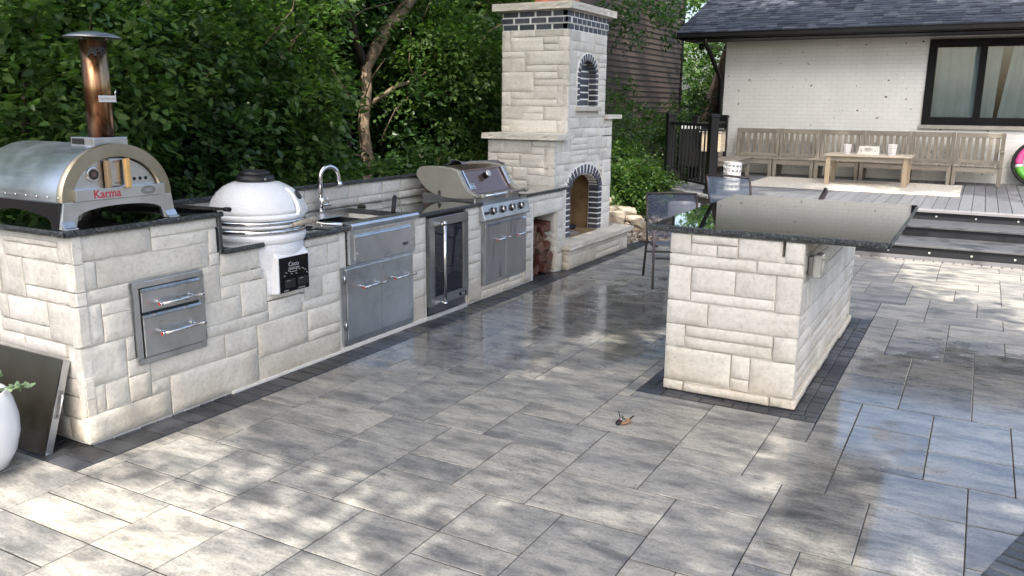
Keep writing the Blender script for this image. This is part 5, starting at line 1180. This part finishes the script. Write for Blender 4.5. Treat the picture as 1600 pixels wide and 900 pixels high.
# ================================================================ the house
hs = thing('house', 'white painted brick house with a blue black shingle roof and dark window', 'house', (3,15,0))
HX0, HX1, HY = -.905, 9.0, 15.0; WX0, WX1, WZ0, WZ1 = 2.82, 5.30, 1.47, 2.985
m = MB()
for a, b_ in (((HX0,HY+.0042,-.1),(WX0,HY+.22,3.12)),((WX1,HY+.0042,-.1),(HX1,HY+.22,3.12)),((WX0,HY+.0042,-.1),(WX1,HY+.22,WZ0)),((WX0,HY+.0042,WZ1),(WX1,HY+.22,3.12)),((HX0,HY+.22,-.1),(HX0+.2,24,3.12))): m.box(a, b_)
m.build('wall', simple('painted_mortar', (.66,.66,.63), .85, 0, .3, 40, .05), hs)
V = []; F = []
def bq(x0,x1,z0,z1,y):
    n_ = len(V); c_ = .0015; j = lambda: R.uniform(-.0012,.0012)
    V.extend([(x0,y+.0048,z0),(x1,y+.0048,z0),(x1,y+.0048,z1),(x0,y+.0048,z1),(x0+c_,y+j(),z0+c_),(x1-c_,y+j(),z0+c_),(x1-c_,y+j(),z1-c_),(x0+c_,y+j(),z1-c_)])
    F.extend([(n_+4,n_+5,n_+6,n_+7),(n_,n_+1,n_+5,n_+4),(n_+1,n_+2,n_+6,n_+5),(n_+2,n_+3,n_+7,n_+6),(n_+3,n_,n_+4,n_+7)])
z = .30; row = 0
while z < 3.1:
    x = HX0-(.105 if row % 2 else 0)
    while x < 6.6:
        a, b_ = max(x,HX0), x+.203; z1 = min(z+.0655,3.11)
        if b_ > a+.02:
            y_ = HY+R.choice((0,0,0,0,.002,-.001))
            if z1 > WZ0 and z < WZ1 and b_ > WX0 and a < WX1:
                if a < WX0-.02: bq(a,WX0-.002,z,z1,y_)
            else: bq(a,b_-.002,z,z1,y_)
        x += .2095
    z += .0735; row += 1
pymesh('brickwork', V, F, M_pbrick, hs, kind='stuff')
m = MB(); m.box((WX0-.03,HY-.05,WZ0-.075),(WX1+.05,HY+.02,WZ0-.004)); m.build('window_sill', simple('stone_sill',(.36,.35,.31),.8,0,.3,40), hs, bevel=.004)
wn = MB(); framed_ = lambda mb,x0,x1,z0,z1,w,y0,y1: (mb.box((x0,y0,z0),(x1,y1,z0+w)), mb.box((x0,y0,z1-w),(x1,y1,z1)), mb.box((x0,y0,z0+w),(x0+w,y1,z1-w)), mb.box((x1-w,y0,z0+w),(x1,y1,z1-w)))
framed_(wn, WX0,WX1,WZ0,WZ1,.085,HY-.035,HY+.06); M_frame = simple('black_window_frame', (.004,.004,.005), .6, 0, 0, 20, .1, .2); win = wn.build('window', M_frame, hs, bevel=.004)
m = MB(); framed_(m, WX0+.085,3.70,WZ0+.085,WZ1-.085,.055,HY-.02,HY+.03); framed_(m, 3.705,4.62,WZ0+.085,WZ1-.085,.055,HY-.01,HY+.045); framed_(m, 4.625,WX1-.085,WZ0+.085,WZ1-.085,.055,HY-.02,HY+.03); m.build('sash', M_frame, win)
for a, b_ in ((WX0+.13,3.655),(3.75,4.575),(4.67,WX1-.13)):
    m = MB(); m.box((a,HY+.01,WZ0+.13),(b_,HY+.016,WZ1-.13)); m.build('pane', M_glass, win)
def curtain(x0, x1, x0b, x1b, y):
    V = []; F = []; n_ = 28
    for j in range(2):
        for i in range(n_+1):
            t = i/n_; xa, xb = (x0,x1) if j else (x0b,x1b); V.append((xa+(xb-xa)*t, y+.02*math.sin(t*(x1-x0)*38), WZ1-.1 if j else WZ0+.06))
    for i in range(n_): F.append((i,i+1,n_+2+i,n_+1+i))
    o = pymesh('curtain', V, F, M_curtain, win); [setattr(p_, 'use_smooth', True) for p_ in o.data.polygons]
curtain(2.93,3.66,2.93,3.66,HY+.10); curtain(3.76,4.00,3.76,3.96,HY+.10); curtain(4.16,4.62,4.02,4.6,HY+.10); curtain(4.7,5.2,4.7,5.2,HY+.1)
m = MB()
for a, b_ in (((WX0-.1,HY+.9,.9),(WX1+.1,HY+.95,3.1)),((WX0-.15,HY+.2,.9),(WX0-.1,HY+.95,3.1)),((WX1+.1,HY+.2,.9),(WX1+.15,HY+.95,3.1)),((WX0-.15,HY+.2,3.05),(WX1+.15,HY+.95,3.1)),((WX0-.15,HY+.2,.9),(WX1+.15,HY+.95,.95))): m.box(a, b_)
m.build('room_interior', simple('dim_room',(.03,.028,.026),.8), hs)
# eave, gutter, roof
RX0, EY, EZ, SL = -1.66, 14.22, 3.185, .40
m = MB(); m.box((RX0+.02,EY+.02,3.045),(9.3,HY+.05,3.065)); m.build('soffit', simple('dark_soffit',(.03,.03,.032),.6), hs)
m = MB(); m.box((RX0+.02,EY+.02,3.05),(9.3,EY+.045,3.175)); m.box((RX0,EY+.02,3.05),(RX0+.03,19.5,3.07)); m.build('fascia', M_blackm, hs)
m = MB(); m.prism([(EY+.02,3.065),(EY-.06,3.065),(EY-.095,3.09),(EY-.095,3.15),(EY-.105,3.172),(EY-.09,3.178),(EY-.08,3.16),(EY+.02,3.16)], 'x', RX0-.01, 9.3); m.build('gutter', M_blackm, hs)
m = MB(); 
def roofz(y): return EZ+(y-EY+.06)*SL
m.prism([(EY-.02,roofz(EY-.02)-.03),(19.2,roofz(19.2)-.03),(19.2,roofz(19.2)-.16),(EY-.02,roofz(EY)-.14)], 'x', RX0, 9.3); m.build('roof_deck', M_blackm, hs)
V = []; F = []; y = EY-.075; row = 0; rowh = .135
while y < 19.2:
    x = RX0-.02-R.uniform(0,.3)
    while x < 8.2:
        w = R.uniform(.12,.32); a, b_ = max(x,RX0-.02), x+w-.004; th = R.choice((.010,.016,.022)); n_ = len(V)
        if b_ > a+.02:
            z0, z1 = roofz(y), roofz(y+rowh+.05); e = R.uniform(-.006,.006); y2 = y+rowh+.05
            V.extend([(a,y+e,z0-.012),(b_,y+e,z0-.012),(b_,y+e,z0+th),(a,y+e,z0+th),(b_,y2,z1+.002),(a,y2,z1+.002)])
            F.extend([(n_,n_+1,n_+2,n_+3),(n_+3,n_+2,n_+4,n_+5)])
        x += w
    y += rowh; row += 1
rf = pymesh('roof_shingles', V, F, M_shingle, hs, kind='stuff')
m = MB(); m.box((.92,15.9,roofz(15.9)-.02),(1.30,16.2,roofz(16.2)+.07)); m.build('roof_vent', M_blackm, hs, bevel=.01)
m = MB(); DX = -.955
m.tube([(RX0+.55,EY-.02,3.09),(RX0+.555,EY,2.96),(RX0+.60,EY+.10,2.84),(DX-.03,HY-.16,2.40),(DX,HY-.06,2.28),(DX,HY-.05,.35)], .045, 8); m.build('downspout', M_blackm, hs)
m = MB(); m.lathe([(0,-.07),(.05,-.06),(.06,0),(.05,.05),(0,.06)], (RX0+.34,EY+.45,2.95), 12); m.build('eave_light', M_blackm, hs)

# neighbour's brown siding building
nb = thing('neighbour_building', 'brown lap sided building half hidden behind the trees and chimney', 'building', (-6,16,0))
NX, NY0, NY1 = -4.0, 9.2, 21.65
m = MB(); m.box((NX-5,NY0,-.1),(NX-.03,NY1,6.0)); m.build('wall', simple('dark_sheathing',(.02,.016,.013),.9), nb)
for k in range(44):
    z_ = -.05+k*.137
    m = MB(); m.prism([(NX-.03,z_+.139),(NX-.012,z_+.139),(NX+.004,z_),(NX-.03,z_)], 'y', NY0, NY1-.04); m.build('siding_board', M_siding, nb)
m = MB(); m.box((NX-.03,NY1-.05,-.05),(NX+.03,NY1+.06,6.0)); m.build('corner_board', M_blackm, nb)

# ================================================================ garden bed
def rockmesh(name, c, s, mt, seed=0, parent=None, ang=0, **kw):
    bm = bmesh.new(); bmesh.ops.create_cube(bm, size=2); bmesh.ops.subdivide_edges(bm, edges=bm.edges[:], cuts=2, use_grid_fill=True)
    for v in bm.verts:
        p = v.co.copy(); q_ = p.normalized()*1.25; p = p.lerp(q_, .35); p *= 1+.22*noise.noise(p*1.7+Vector((seed*3.1,0,0))); v.co = Vector((p.x*s[0],p.y*s[1],p.z*s[2]))
    me = bpy.data.meshes.new(name); bmesh.ops.rotate(bm, verts=bm.verts, matrix=Matrix.Rotation(ang,3,'Z')); bmesh.ops.translate(bm, verts=bm.verts, vec=Vector(c)); bm.to_mesh(me); bm.free(); me.materials.append(mt)
    return props(link(me, name, parent), **kw)
bed = MB(); bed.prism([(-3.9,7.35),(.0,7.35),(.0,8.0),(1.25,8.4),(1.25,9.9),(-.9,11.4),(-.9,21),(-3.9,21)], 'z', -.1, -.015); props(bed.build('garden_bed', M_soil), kind='structure')
Vp = []; Fp = []
ph = [(-1,-1,-1),(1,-1,-1),(1,1,-1),(-1,1,-1),(-.7,-.7,1),(.7,-.7,1),(.7,.7,1),(-.7,.7,1)]
for k in range(5200):
    x_, y_ = R.uniform(-2.2,.02), R.uniform(7.4,11.0)
    if k % 4 == 0: x_, y_ = R.uniform(-.1,1.3), R.uniform(7.9,9.7)
    if x_ > 0 and y_ < 8.0+.32*x_: continue
    s_ = R.uniform(.008,.022); a_ = R.uniform(0,6); n_ = len(Vp)
    for p in ph: Vp.append((x_+s_*(p[0]*math.cos(a_)-p[1]*math.sin(a_)), y_+s_*1.3*(p[0]*math.sin(a_)+p[1]*math.cos(a_)), -.012+s_*.5*(p[2]+1)))
    Fp += [tuple(n_+q_ for q_ in f) for f in ((4,5,6,7),(0,1,5,4),(1,2,6,5),(2,3,7,6),(3,0,4,7))]
pymesh('gravel', Vp, Fp, M_pebble, None, kind='stuff', label='brown pebbles covering the garden bed')
M_flag = m_stone('weathered_flagstone', (.22,.19,.16), (.48,.44,.38), .7)
gw = thing('dry_stone_wall', 'low stack of weathered flagstones edging the garden bed left of the deck', 'stone wall', (-1.0,10.3,0))
k = 0
for lay, (n_, z_) in enumerate(((9,.05),(8,.15),(7,.25),(5,.34))):
    for i in range(n_):
        t = (i+.5*(lay%2)+R.uniform(-.1,.1))/9; p = Vector((-2.9,11.2,0)).lerp(Vector((-.55,9.55,0)), min(1,t)); p.z = z_
        rockmesh('flagstone', p, (R.uniform(.13,.18),R.uniform(.12,.17),.047), M_flag, k, gw, R.uniform(-.9,-.3)); k += 1
for (x_, y_, s_, lb) in ((-.95,9.35,.14,'pale round boulder in front of the low flagstone stack'),(-.35,8.95,.10,'small pale boulder on the gravel near the patio corner'),(-.62,8.6,.09,'small tan stone on the gravel right behind the hearth end')):
    rockmesh('boulder', (x_,y_,s_*.5), (s_*1.3,s_,s_*.8), M_flag, k, None, .4, label=lb, cat='stone'); k += 1

# ================================================================ trees and shrubs
def arr(v): return np.array(v, dtype=float)
def sprays(C, A, nl, L, Wd, leaf, rs, droop=.25, thick=.05):
    """C centres (n,3), A axes (n,3): flat drooping sprays of leaves"""
    n_ = len(C); A = A/np.linalg.norm(A, axis=1)[:, None]; Zv = np.array([0,0,1.]); B = np.cross(A, Zv); B /= np.linalg.norm(B, axis=1)[:, None]+1e-9; Nn = np.cross(B, A)
    t = rs.rand(n_, nl); s = rs.uniform(-1, 1, (n_, nl)); Ls = L*rs.uniform(.7, 1.25, (n_, 1))
    wid = Wd*(1-.55*t)*np.abs(s)**.8*np.sign(s)
    P = C[:, None]+A[:, None]*(t*Ls)[..., None]+B[:, None]*wid[..., None]+Nn[:, None]*(rs.normal(0, thick, (n_, nl)))[..., None]
    P[..., 2] -= droop*(t**2)*Ls+.3*droop*np.abs(wid)
    D = A[:, None]*.7+B[:, None]*(np.sign(s)*.8)[..., None]+rs.normal(0, .45, (n_, nl, 3)); D[..., 2] -= .35
    NN = Nn[:, None]+rs.normal(0, .38, (n_, nl, 3))
    sz = leaf*rs.uniform(.6, 1.25, (n_, nl))
    return P.reshape(-1,3), NN.reshape(-1,3), D.reshape(-1,3), sz.reshape(-1)
def crown(parent, c, rad, ns, nl, leaf, mt, seed, L=.45, Wd=.22, shell=.45, cull=None, zmin=None, name='crown', wid=.6, droop=.25):
    rs = np.random.RandomState(seed); c = arr(c); rad = arr(rad)
    u = rs.normal(0,1,(ns,3)); u /= np.linalg.norm(u,axis=1)[:,None]; r_ = (shell+(1-shell)*rs.rand(ns))**.8
    bumpy = 1+.22*np.sin(u[:,0]*5+seed)*np.cos(u[:,1]*4+seed*2)+.12*np.sin(u[:,2]*7+seed*3)
    C_ = c+u*rad*(r_*bumpy)[:,None]*.92; A_ = u*np.array([1,1,.35])+rs.normal(0,.3,(ns,3)); A_[:,2] = np.clip(A_[:,2],-.5,.6)+.1
    if cull is not None: k_ = cull(C_); C_, A_ = C_[k_], A_[k_]
    if zmin is not None: k_ = C_[:,2] > zmin; C_, A_ = C_[k_], A_[k_]
    # keep the peeling trunk and its fork clear of twigs on the patio side
    q0 = np.array([-2.2,5.0]); dq = np.array([.63,-.777]); rel = C_[:,:2]-q0; al = rel@dq; pe = rel@np.array([.777,.63]); zl = 1.1+.1*al
    if c[0] < -.5 and c[1] < 9 and c[2] < 6: 
        off = np.where(C_[:,2] > 2.1, (C_[:,2]-2.1)*.75, 0); k_ = ~((al > -.15) & (al < 1.9) & (np.abs(pe-off*.6) < .12+.27) & (C_[:,2] > 1.15) & (C_[:,2] < 3.9)); C_, A_ = C_[k_], A_[k_]
    P, N_, D, sz = sprays(C_, A_, nl, L, Wd, leaf, rs, droop)
    return leafset(name, P, N_, D, sz, mt, parent, wid=wid)
def tree(name, label, base, trunk, tr, crowns, bark, limbs=(), cat='tree', group=None):
    t = thing(name, label, cat, base, group)
    m = MB(); n_ = len(trunk); m.tube(trunk, [tr*(1-.55*i/(n_-1)) for i in range(n_)], 10); tk = m.build('trunk', bark, t)
    for lb in limbs:
        pts, r0 = lb; m = MB(); m.tube(pts, [r0*(1-.7*i/(len(pts)-1)) for i in range(len(pts))], 8); m.build('limb', bark, t)
    for cr in crowns: crown(t, *cr[0], **cr[1])
    return t
def wob(a, b, n_=6, amp=.06, seed=0):
    a, b = Vector(a), Vector(b); Q = random.Random(seed); return [a.lerp(b, i/n_)+Vector((Q.uniform(-amp,amp),Q.uniform(-amp,amp),0))*(0 if i in (0,n_) else 1) for i in range(n_+1)]
def twigs(parent, c, rad, n_, seed, r=.006, mt=M_barkp):
    Q = random.Random(seed); m = MB()
    for _ in range(n_):
        p = Vector((c[0]+Q.uniform(-1,1)*rad[0], c[1]+Q.uniform(-1,1)*rad[1], c[2]+Q.uniform(-1,1)*rad[2])); d_ = Vector((Q.uniform(-.6,.8),Q.uniform(-1,1),Q.uniform(.1,1.2))).normalized(); L = Q.uniform(.3,.9)
        p2 = p+d_*L*.5+Vector((Q.uniform(-.08,.08),Q.uniform(-.08,.08),0)); m.tube([p,p2,p+d_*L+Vector((Q.uniform(-.1,.1),Q.uniform(-.1,.1),-.05))], [r*1.3,r,r*.5], 5)
    return m.build('twigs', mt, parent, kind='stuff')
# hedge of shrubs right behind the counter
hed = [  # label, x, y, height, radii, leaf material
 ('leafy maple shrub at the far left behind the domed oven', -2.05, 1.05, 1.75, (.85,.95,1.15), M_leaf, 61),
 ('dense shrub behind the flue of the pizza oven', -2.25, 2.35, 1.75, (.9,.95,1.25), M_leafd, 62),
 ('bright leafed shrub between the oven and the white grill', -2.1, 3.55, 1.6, (.8,.9,1.1), M_leaf, 63),
 ('dark low shrub behind the faucet', -2.3, 4.75, 1.35, (.8,.85,.95), M_leafd, 64),
 ('full leafed shrub right of the forked tree', -2.15, 6.35, 1.75, (.75,.9,1.15), M_leaf, 65),
 ('green shrub tucked against the left side of the chimney', -2.3, 7.7, 1.7, (.8,.9,1.25), M_leafd, 66)]
for i, (lb, x_, y_, h, rad, mt, sd) in enumerate(hed):
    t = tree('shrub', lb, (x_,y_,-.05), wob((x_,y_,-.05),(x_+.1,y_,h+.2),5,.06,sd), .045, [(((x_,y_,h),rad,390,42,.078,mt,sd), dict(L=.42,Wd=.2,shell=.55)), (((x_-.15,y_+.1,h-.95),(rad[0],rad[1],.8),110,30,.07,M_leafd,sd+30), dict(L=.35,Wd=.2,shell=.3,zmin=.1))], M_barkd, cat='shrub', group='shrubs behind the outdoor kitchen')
    twigs(t, (x_+.25,y_,h-.3), (.5,.8,1.0), 14, sd)
    if sd in (61,62,63,65): crown(t, (x_+.5,y_+.15,h+(.35 if sd != 63 else -.25)), (.45,.75,.75), 60, 32, .075, M_leafy, sd+300, L=.38, Wd=.18, shell=.5)
lowb = [('low pale green undergrowth behind the white ceramic grill',-1.45,3.1,.75,M_leafy,71),('low undergrowth with yellowish leaves behind the drawer end',-1.5,1.6,.7,M_leafy,72),('low dark undergrowth at the foot of the forked tree',-1.5,4.6,.65,M_leafd,73),('low undergrowth behind the gas grill',-1.5,6.0,.8,M_leaf,74)]
for lb, x_, y_, h, mt, sd in lowb:
    tree('undergrowth_plant', lb, (x_,y_,-.05), wob((x_,y_,-.05),(x_,y_,h),3,.03,sd), .012, [(((x_,y_,h),(.4,.75,.5),110,26,.05,mt,sd), dict(L=.25,Wd=.14,shell=.3,zmin=.05))], M_barkp, cat='plant', group='undergrowth behind the outdoor kitchen')
# forked tree
ft = thing('forked_tree', 'slender forked tree with peeling bark behind the sink', 'tree', (-2.2,5.0,-.05))
m = MB(); m.tube([(-2.25,4.98,-.1),(-2.22,5.0,.5),(-2.18,5.04,1.0),(-2.21,5.0,1.5),(-2.19,5.05,1.9),(-2.2,5.06,2.2)], [.11,.09,.072,.064,.06,.058], 12); m.build('trunk', M_barkp, ft)
m = MB(); m.tube([(-2.2,5.06,2.12),(-2.17,5.18,2.32),(-2.2,5.45,2.58),(-2.2,5.72,2.78),(-2.22,6.0,3.0),(-2.3,6.5,3.5),(-2.4,7.0,4.3)], [.055,.068,.078,.072,.068,.06,.04], 12); m.build('limb', M_barkp, ft)
m = MB(); m.tube([(-2.2,5.06,2.15),(-2.22,4.93,2.4),(-2.2,4.86,2.6),(-2.22,4.7,2.85),(-2.3,4.5,3.3),(-2.3,4.2,4.2)], [.05,.045,.045,.04,.035,.02], 10); m.build('limb', M_barkd, ft)
m = MB(); m.tube([(-2.18,5.1,1.75),(-2.0,5.35,1.95),(-1.9,5.6,2.02),(-1.85,5.95,2.25)], [.03,.024,.018,.008], 8); m.build('limb', M_barkp, ft)
crown(ft, (-2.3,5.4,4.3), (1.7,2.2,1.1), 330, 36, .085, M_leaf, 81, shell=.35); crown(ft, (-1.75,5.75,2.35), (.5,.6,.35), 42, 30, .07, M_leafy, 82, shell=.2)
crown(ft, (-1.8,4.3,2.6), (.5,.6,.35), 34, 30, .075, M_leaf, 83, shell=.2)
# second row: small trees between the hedge and the building
row2 = [('small maple at the far left edge in the second row',-3.3,1.9,3.0,M_leaf,91),('small dark tree behind the oven flue in the second row',-3.5,3.6,2.9,M_leafd,92),('small tree behind the white grill in the second row',-3.3,5.1,3.0,M_leafd,93),('leafy tree behind the gas grill in the second row',-3.2,7.0,3.0,M_leaf,94),('leafy tree left of the chimney top in the second row',-3.0,8.6,2.9,M_leaf,95)]
for lb, x_, y_, h, mt, sd in row2:
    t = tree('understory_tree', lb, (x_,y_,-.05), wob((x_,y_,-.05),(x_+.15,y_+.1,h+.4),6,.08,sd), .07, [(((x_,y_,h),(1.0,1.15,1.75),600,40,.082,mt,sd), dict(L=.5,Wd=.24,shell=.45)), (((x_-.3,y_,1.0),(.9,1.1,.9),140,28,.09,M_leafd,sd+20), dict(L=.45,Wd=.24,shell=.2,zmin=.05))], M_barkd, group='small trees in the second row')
    twigs(t, (x_+.6,y_,h-.8), (.5,.9,1.3), 12, sd+3, .008)
# far woods to the left of the building
far = [('tall dark tree deep in the woods at the far left',-6.2,3.2,4.0,96),('tall tree deep in the woods left of the flue',-6.5,5.6,4.0,97),('tall tree deep in the woods behind the white grill',-5.9,7.9,4.0,98),('broad tree deep in the woods beyond the left edge',-7.2,.8,4.0,99),('tree farthest back in the woods at the left',-10,6.5,4.2,100),('tree farthest back in the woods behind the flue',-9.6,9.5,4.2,101),('tree farthest back beyond the left edge',-11,3.2,4.2,102)]
for lb, x_, y_, h, sd in far:
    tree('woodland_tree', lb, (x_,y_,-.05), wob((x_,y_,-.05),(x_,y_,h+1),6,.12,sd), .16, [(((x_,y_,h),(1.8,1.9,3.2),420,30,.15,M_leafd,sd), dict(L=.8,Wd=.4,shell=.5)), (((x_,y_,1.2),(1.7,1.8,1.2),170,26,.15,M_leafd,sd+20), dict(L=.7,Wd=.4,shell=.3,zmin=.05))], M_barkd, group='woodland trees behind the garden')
# big leaning trunk behind the chimney, tree over the neighbour's wall, trees behind the house
tree('oak_tree', 'thick dark trunk rising behind the left side of the chimney top', (-2.9,9.9,-.05), [Vector((-2.4,9.4,-.1)),Vector((-2.75,9.3,1.5)),Vector((-3.05,9.2,3.0)),Vector((-3.3,9.1,4.5)),Vector((-3.4,9.0,7.5))], .36, [(((-2.6,10.2,6.6),(2.6,2.6,1.9),380,30,.14,M_leaf,111), dict(L=.7,Wd=.34,shell=.35))], M_bark)
tree('overhanging_tree', 'thin leafed tree drooping over the top of the brown siding', (-3.3,11.0,-.05), wob((-3.3,11.0,-.05),(-3.2,11.6,4.6),6,.08,5), .07, [(((-2.9,15.6,3.75),(.6,2.0,.4),60,24,.10,M_leafd,112), dict(L=.55,Wd=.2,shell=.2)), (((-3.1,13.9,1.9),(.4,.7,.4),24,26,.09,M_leaf,113), dict(L=.5,Wd=.18,shell=.2))], M_barkd)
gs = [('green shrub at the foot of the brown siding behind the chimney',-2.5,12.6,.95,(.8,.9,.95),M_leaf,121),('low bright green plants between hearth and railing',-1.7,11.6,.5,(.7,.7,.55),M_leafy,122),('green shrub in front of the siding near the railing',-2.2,14.6,.95,(.8,1.0,.9),M_leaf,123),('reddish green shrub right behind the railing posts',-1.9,16.6,1.05,(.8,1.0,.8),M_leafd,124),('low leafy plant beside the far end of the hearth',-1.1,10.6,.42,(.5,.55,.42),M_leaf,125)]
for lb, x_, y_, h, rad, mt, sd in gs:
    tree('shrub', lb, (x_,y_,-.02), wob((x_,y_,-.02),(x_,y_,h+.2),3,.03,sd), .02, [(((x_,y_,h),rad,210,30,.075,mt,sd), dict(L=.35,Wd=.17,shell=.4,zmin=.08))], M_barkd, cat='shrub', group='shrubs beside the deck')
tree('leaning_tree', 'dark leaning tree trunk in the gap between siding and white house', (-2.6,19.2,-.05), [Vector((-2.75,19,-.1)),Vector((-2.55,19,.8)),Vector((-2.25,19,1.9)),Vector((-1.9,19,3.1)),Vector((-1.5,19,4.8)),Vector((-1.4,19,7.5))], .26, [(((-1.5,20.5,5.5),(2.6,2.2,1.9),230,30,.13,M_leafy,131), dict(L=.7,Wd=.34,shell=.35))], M_barkd)
bh = [('sunlit leafy tree far behind the gap beside the house',-3.2,26,2.9,(2.2,2.0,2.6),M_leafy,132),('tall green tree behind the roof edge of the house',-2.2,31,4.2,(3.0,2.4,4.2),M_leaf,133),('green tree behind the brown siding building',-7.5,29,4.5,(3.2,2.6,4.6),M_leaf,134)]
for lb, x_, y_, h, rad, mt, sd in bh:
    tree('backyard_tree', lb, (x_,y_,-.05), wob((x_,y_,-.05),(x_,y_,h+1),5,.1,sd), .15, [(((x_,y_,h),rad,420,32,.15,mt,sd), dict(L=.7,Wd=.36,shell=.4,zmin=.2))], M_barkd, group='trees behind the house')

# shade trees whose crowns hang over the patio (their trunks stand beside and behind the camera)
Sn = arr(S)
LIT = [(.75,-.35,.62),(1.5,-.75,.6),(1.35,.35,.42),(2.1,.0,.45),(.45,.75,.25),(2.55,-.55,.4),(3.3,1.05,.22),(1.35,2.9,.30),(1.75,3.55,.33),(2.2,4.1,.25),(2.75,2.0,.20),
       (4.1,5.7,.5),(4.3,6.8,.8),(3.6,7.7,.7),(5.0,7.7,.8),(3.4,6.6,.45),(-.2,-.9,.4),(-2.2,5.1,.3),(-2.1,7.7,.45),(-2.3,2.9,.3),(-2.9,8.9,.4),(-3.0,3.9,.35),(-2.4,6.4,.25)]
def groundhit(C_): t = C_[:,2]/Sn[2]; return C_[:,0]-Sn[0]*t, C_[:,1]-Sn[1]*t
def cull(C_):
    gx, gy = groundhit(C_); keep = np.ones(len(C_), bool)
    for (x_, y_, r_) in LIT: keep &= ((gx-x_)**2+(gy-y_)**2) > (r_+.16)**2
    keep &= (gy < 9.3)
    nz = np.array([noise.noise(Vector((a*1.1,b*1.1,7))) for a, b in zip(gx, gy)])
    keep &= ~((gx < -1.8) & (nz > -.32))
    return keep
for i, (lb, tx, ty, cx, cy, sd) in enumerate((('broad shade tree standing left of the camera beyond the frame',-4.2,-4.6,-.6,-3.6,141),('broad shade tree behind the camera beyond the frame',3.4,-8.5,3.4,-3.4,142),('tall shade tree right of the patio beyond the frame',9.2,-1.2,4.6,.0,143),('shade tree leaning over the kitchen from behind the hedge',-5.2,-1.6,-.4,.6,144))):
    tree('shade_tree', lb, (tx,ty,-.05), wob((tx,ty,-.05),(tx*.8+cx*.2,ty*.8+cy*.2,6.0),6,.1,sd), .24, [(((cx,cy,8.4),(3.6,3.5,1.7),760,30,.17,M_leaf,sd), dict(L=.85,Wd=.45,shell=.1,cull=cull,droop=.15))], M_bark, limbs=[(wob((tx*.8+cx*.2,ty*.8+cy*.2,5.6),(cx,cy,8.2),5,.15,sd+1),.05)], group='shade trees over the patio')
LIT2 = [(1.8,11.3,.75),(3.2,11.0,.6),(2.6,12.6,.7),(4.6,10.6,.8),(.9,11.8,.35),(3.9,12.6,.35),(1.5,13.6,.25),(-.2,13.2,.4)]
def cull2(C_):
    gx, gy = groundhit(C_); keep = np.ones(len(C_), bool)
    for (x_, y_, r_) in LIT2: keep &= ((gx-x_)**2+(gy-y_)**2) > (r_+.25)**2
    nz = np.array([noise.noise(Vector((a*.8,b*.8,3))) for a, b in zip(gx, gy)])
    keep &= ~((gy > 17) & (nz > .12)); return keep & (gy > 8.9)
for i, (lb, tx, ty, cx, cy, sd) in enumerate((('very tall shade tree right of the house beyond the frame',10.5,5.5,4.6,5.9,151),('very tall shade tree left of the house beyond the frame',-9.5,9.0,-1.2,6.4,152))):
    tree('tall_shade_tree', lb, (tx,ty,-.05), wob((tx,ty,-.05),(tx,ty,11.0),7,.15,sd), .3, [(((cx,cy,14.2),(4.4,4.4,1.7),820,28,.2,M_leaf,sd), dict(L=1.0,Wd=.5,shell=.1,cull=cull2,droop=.15))], M_bark, limbs=[(wob((tx,ty,10.6),(cx,cy,14.0),5,.2,sd+1),.15)], group='tall shade trees over the house')
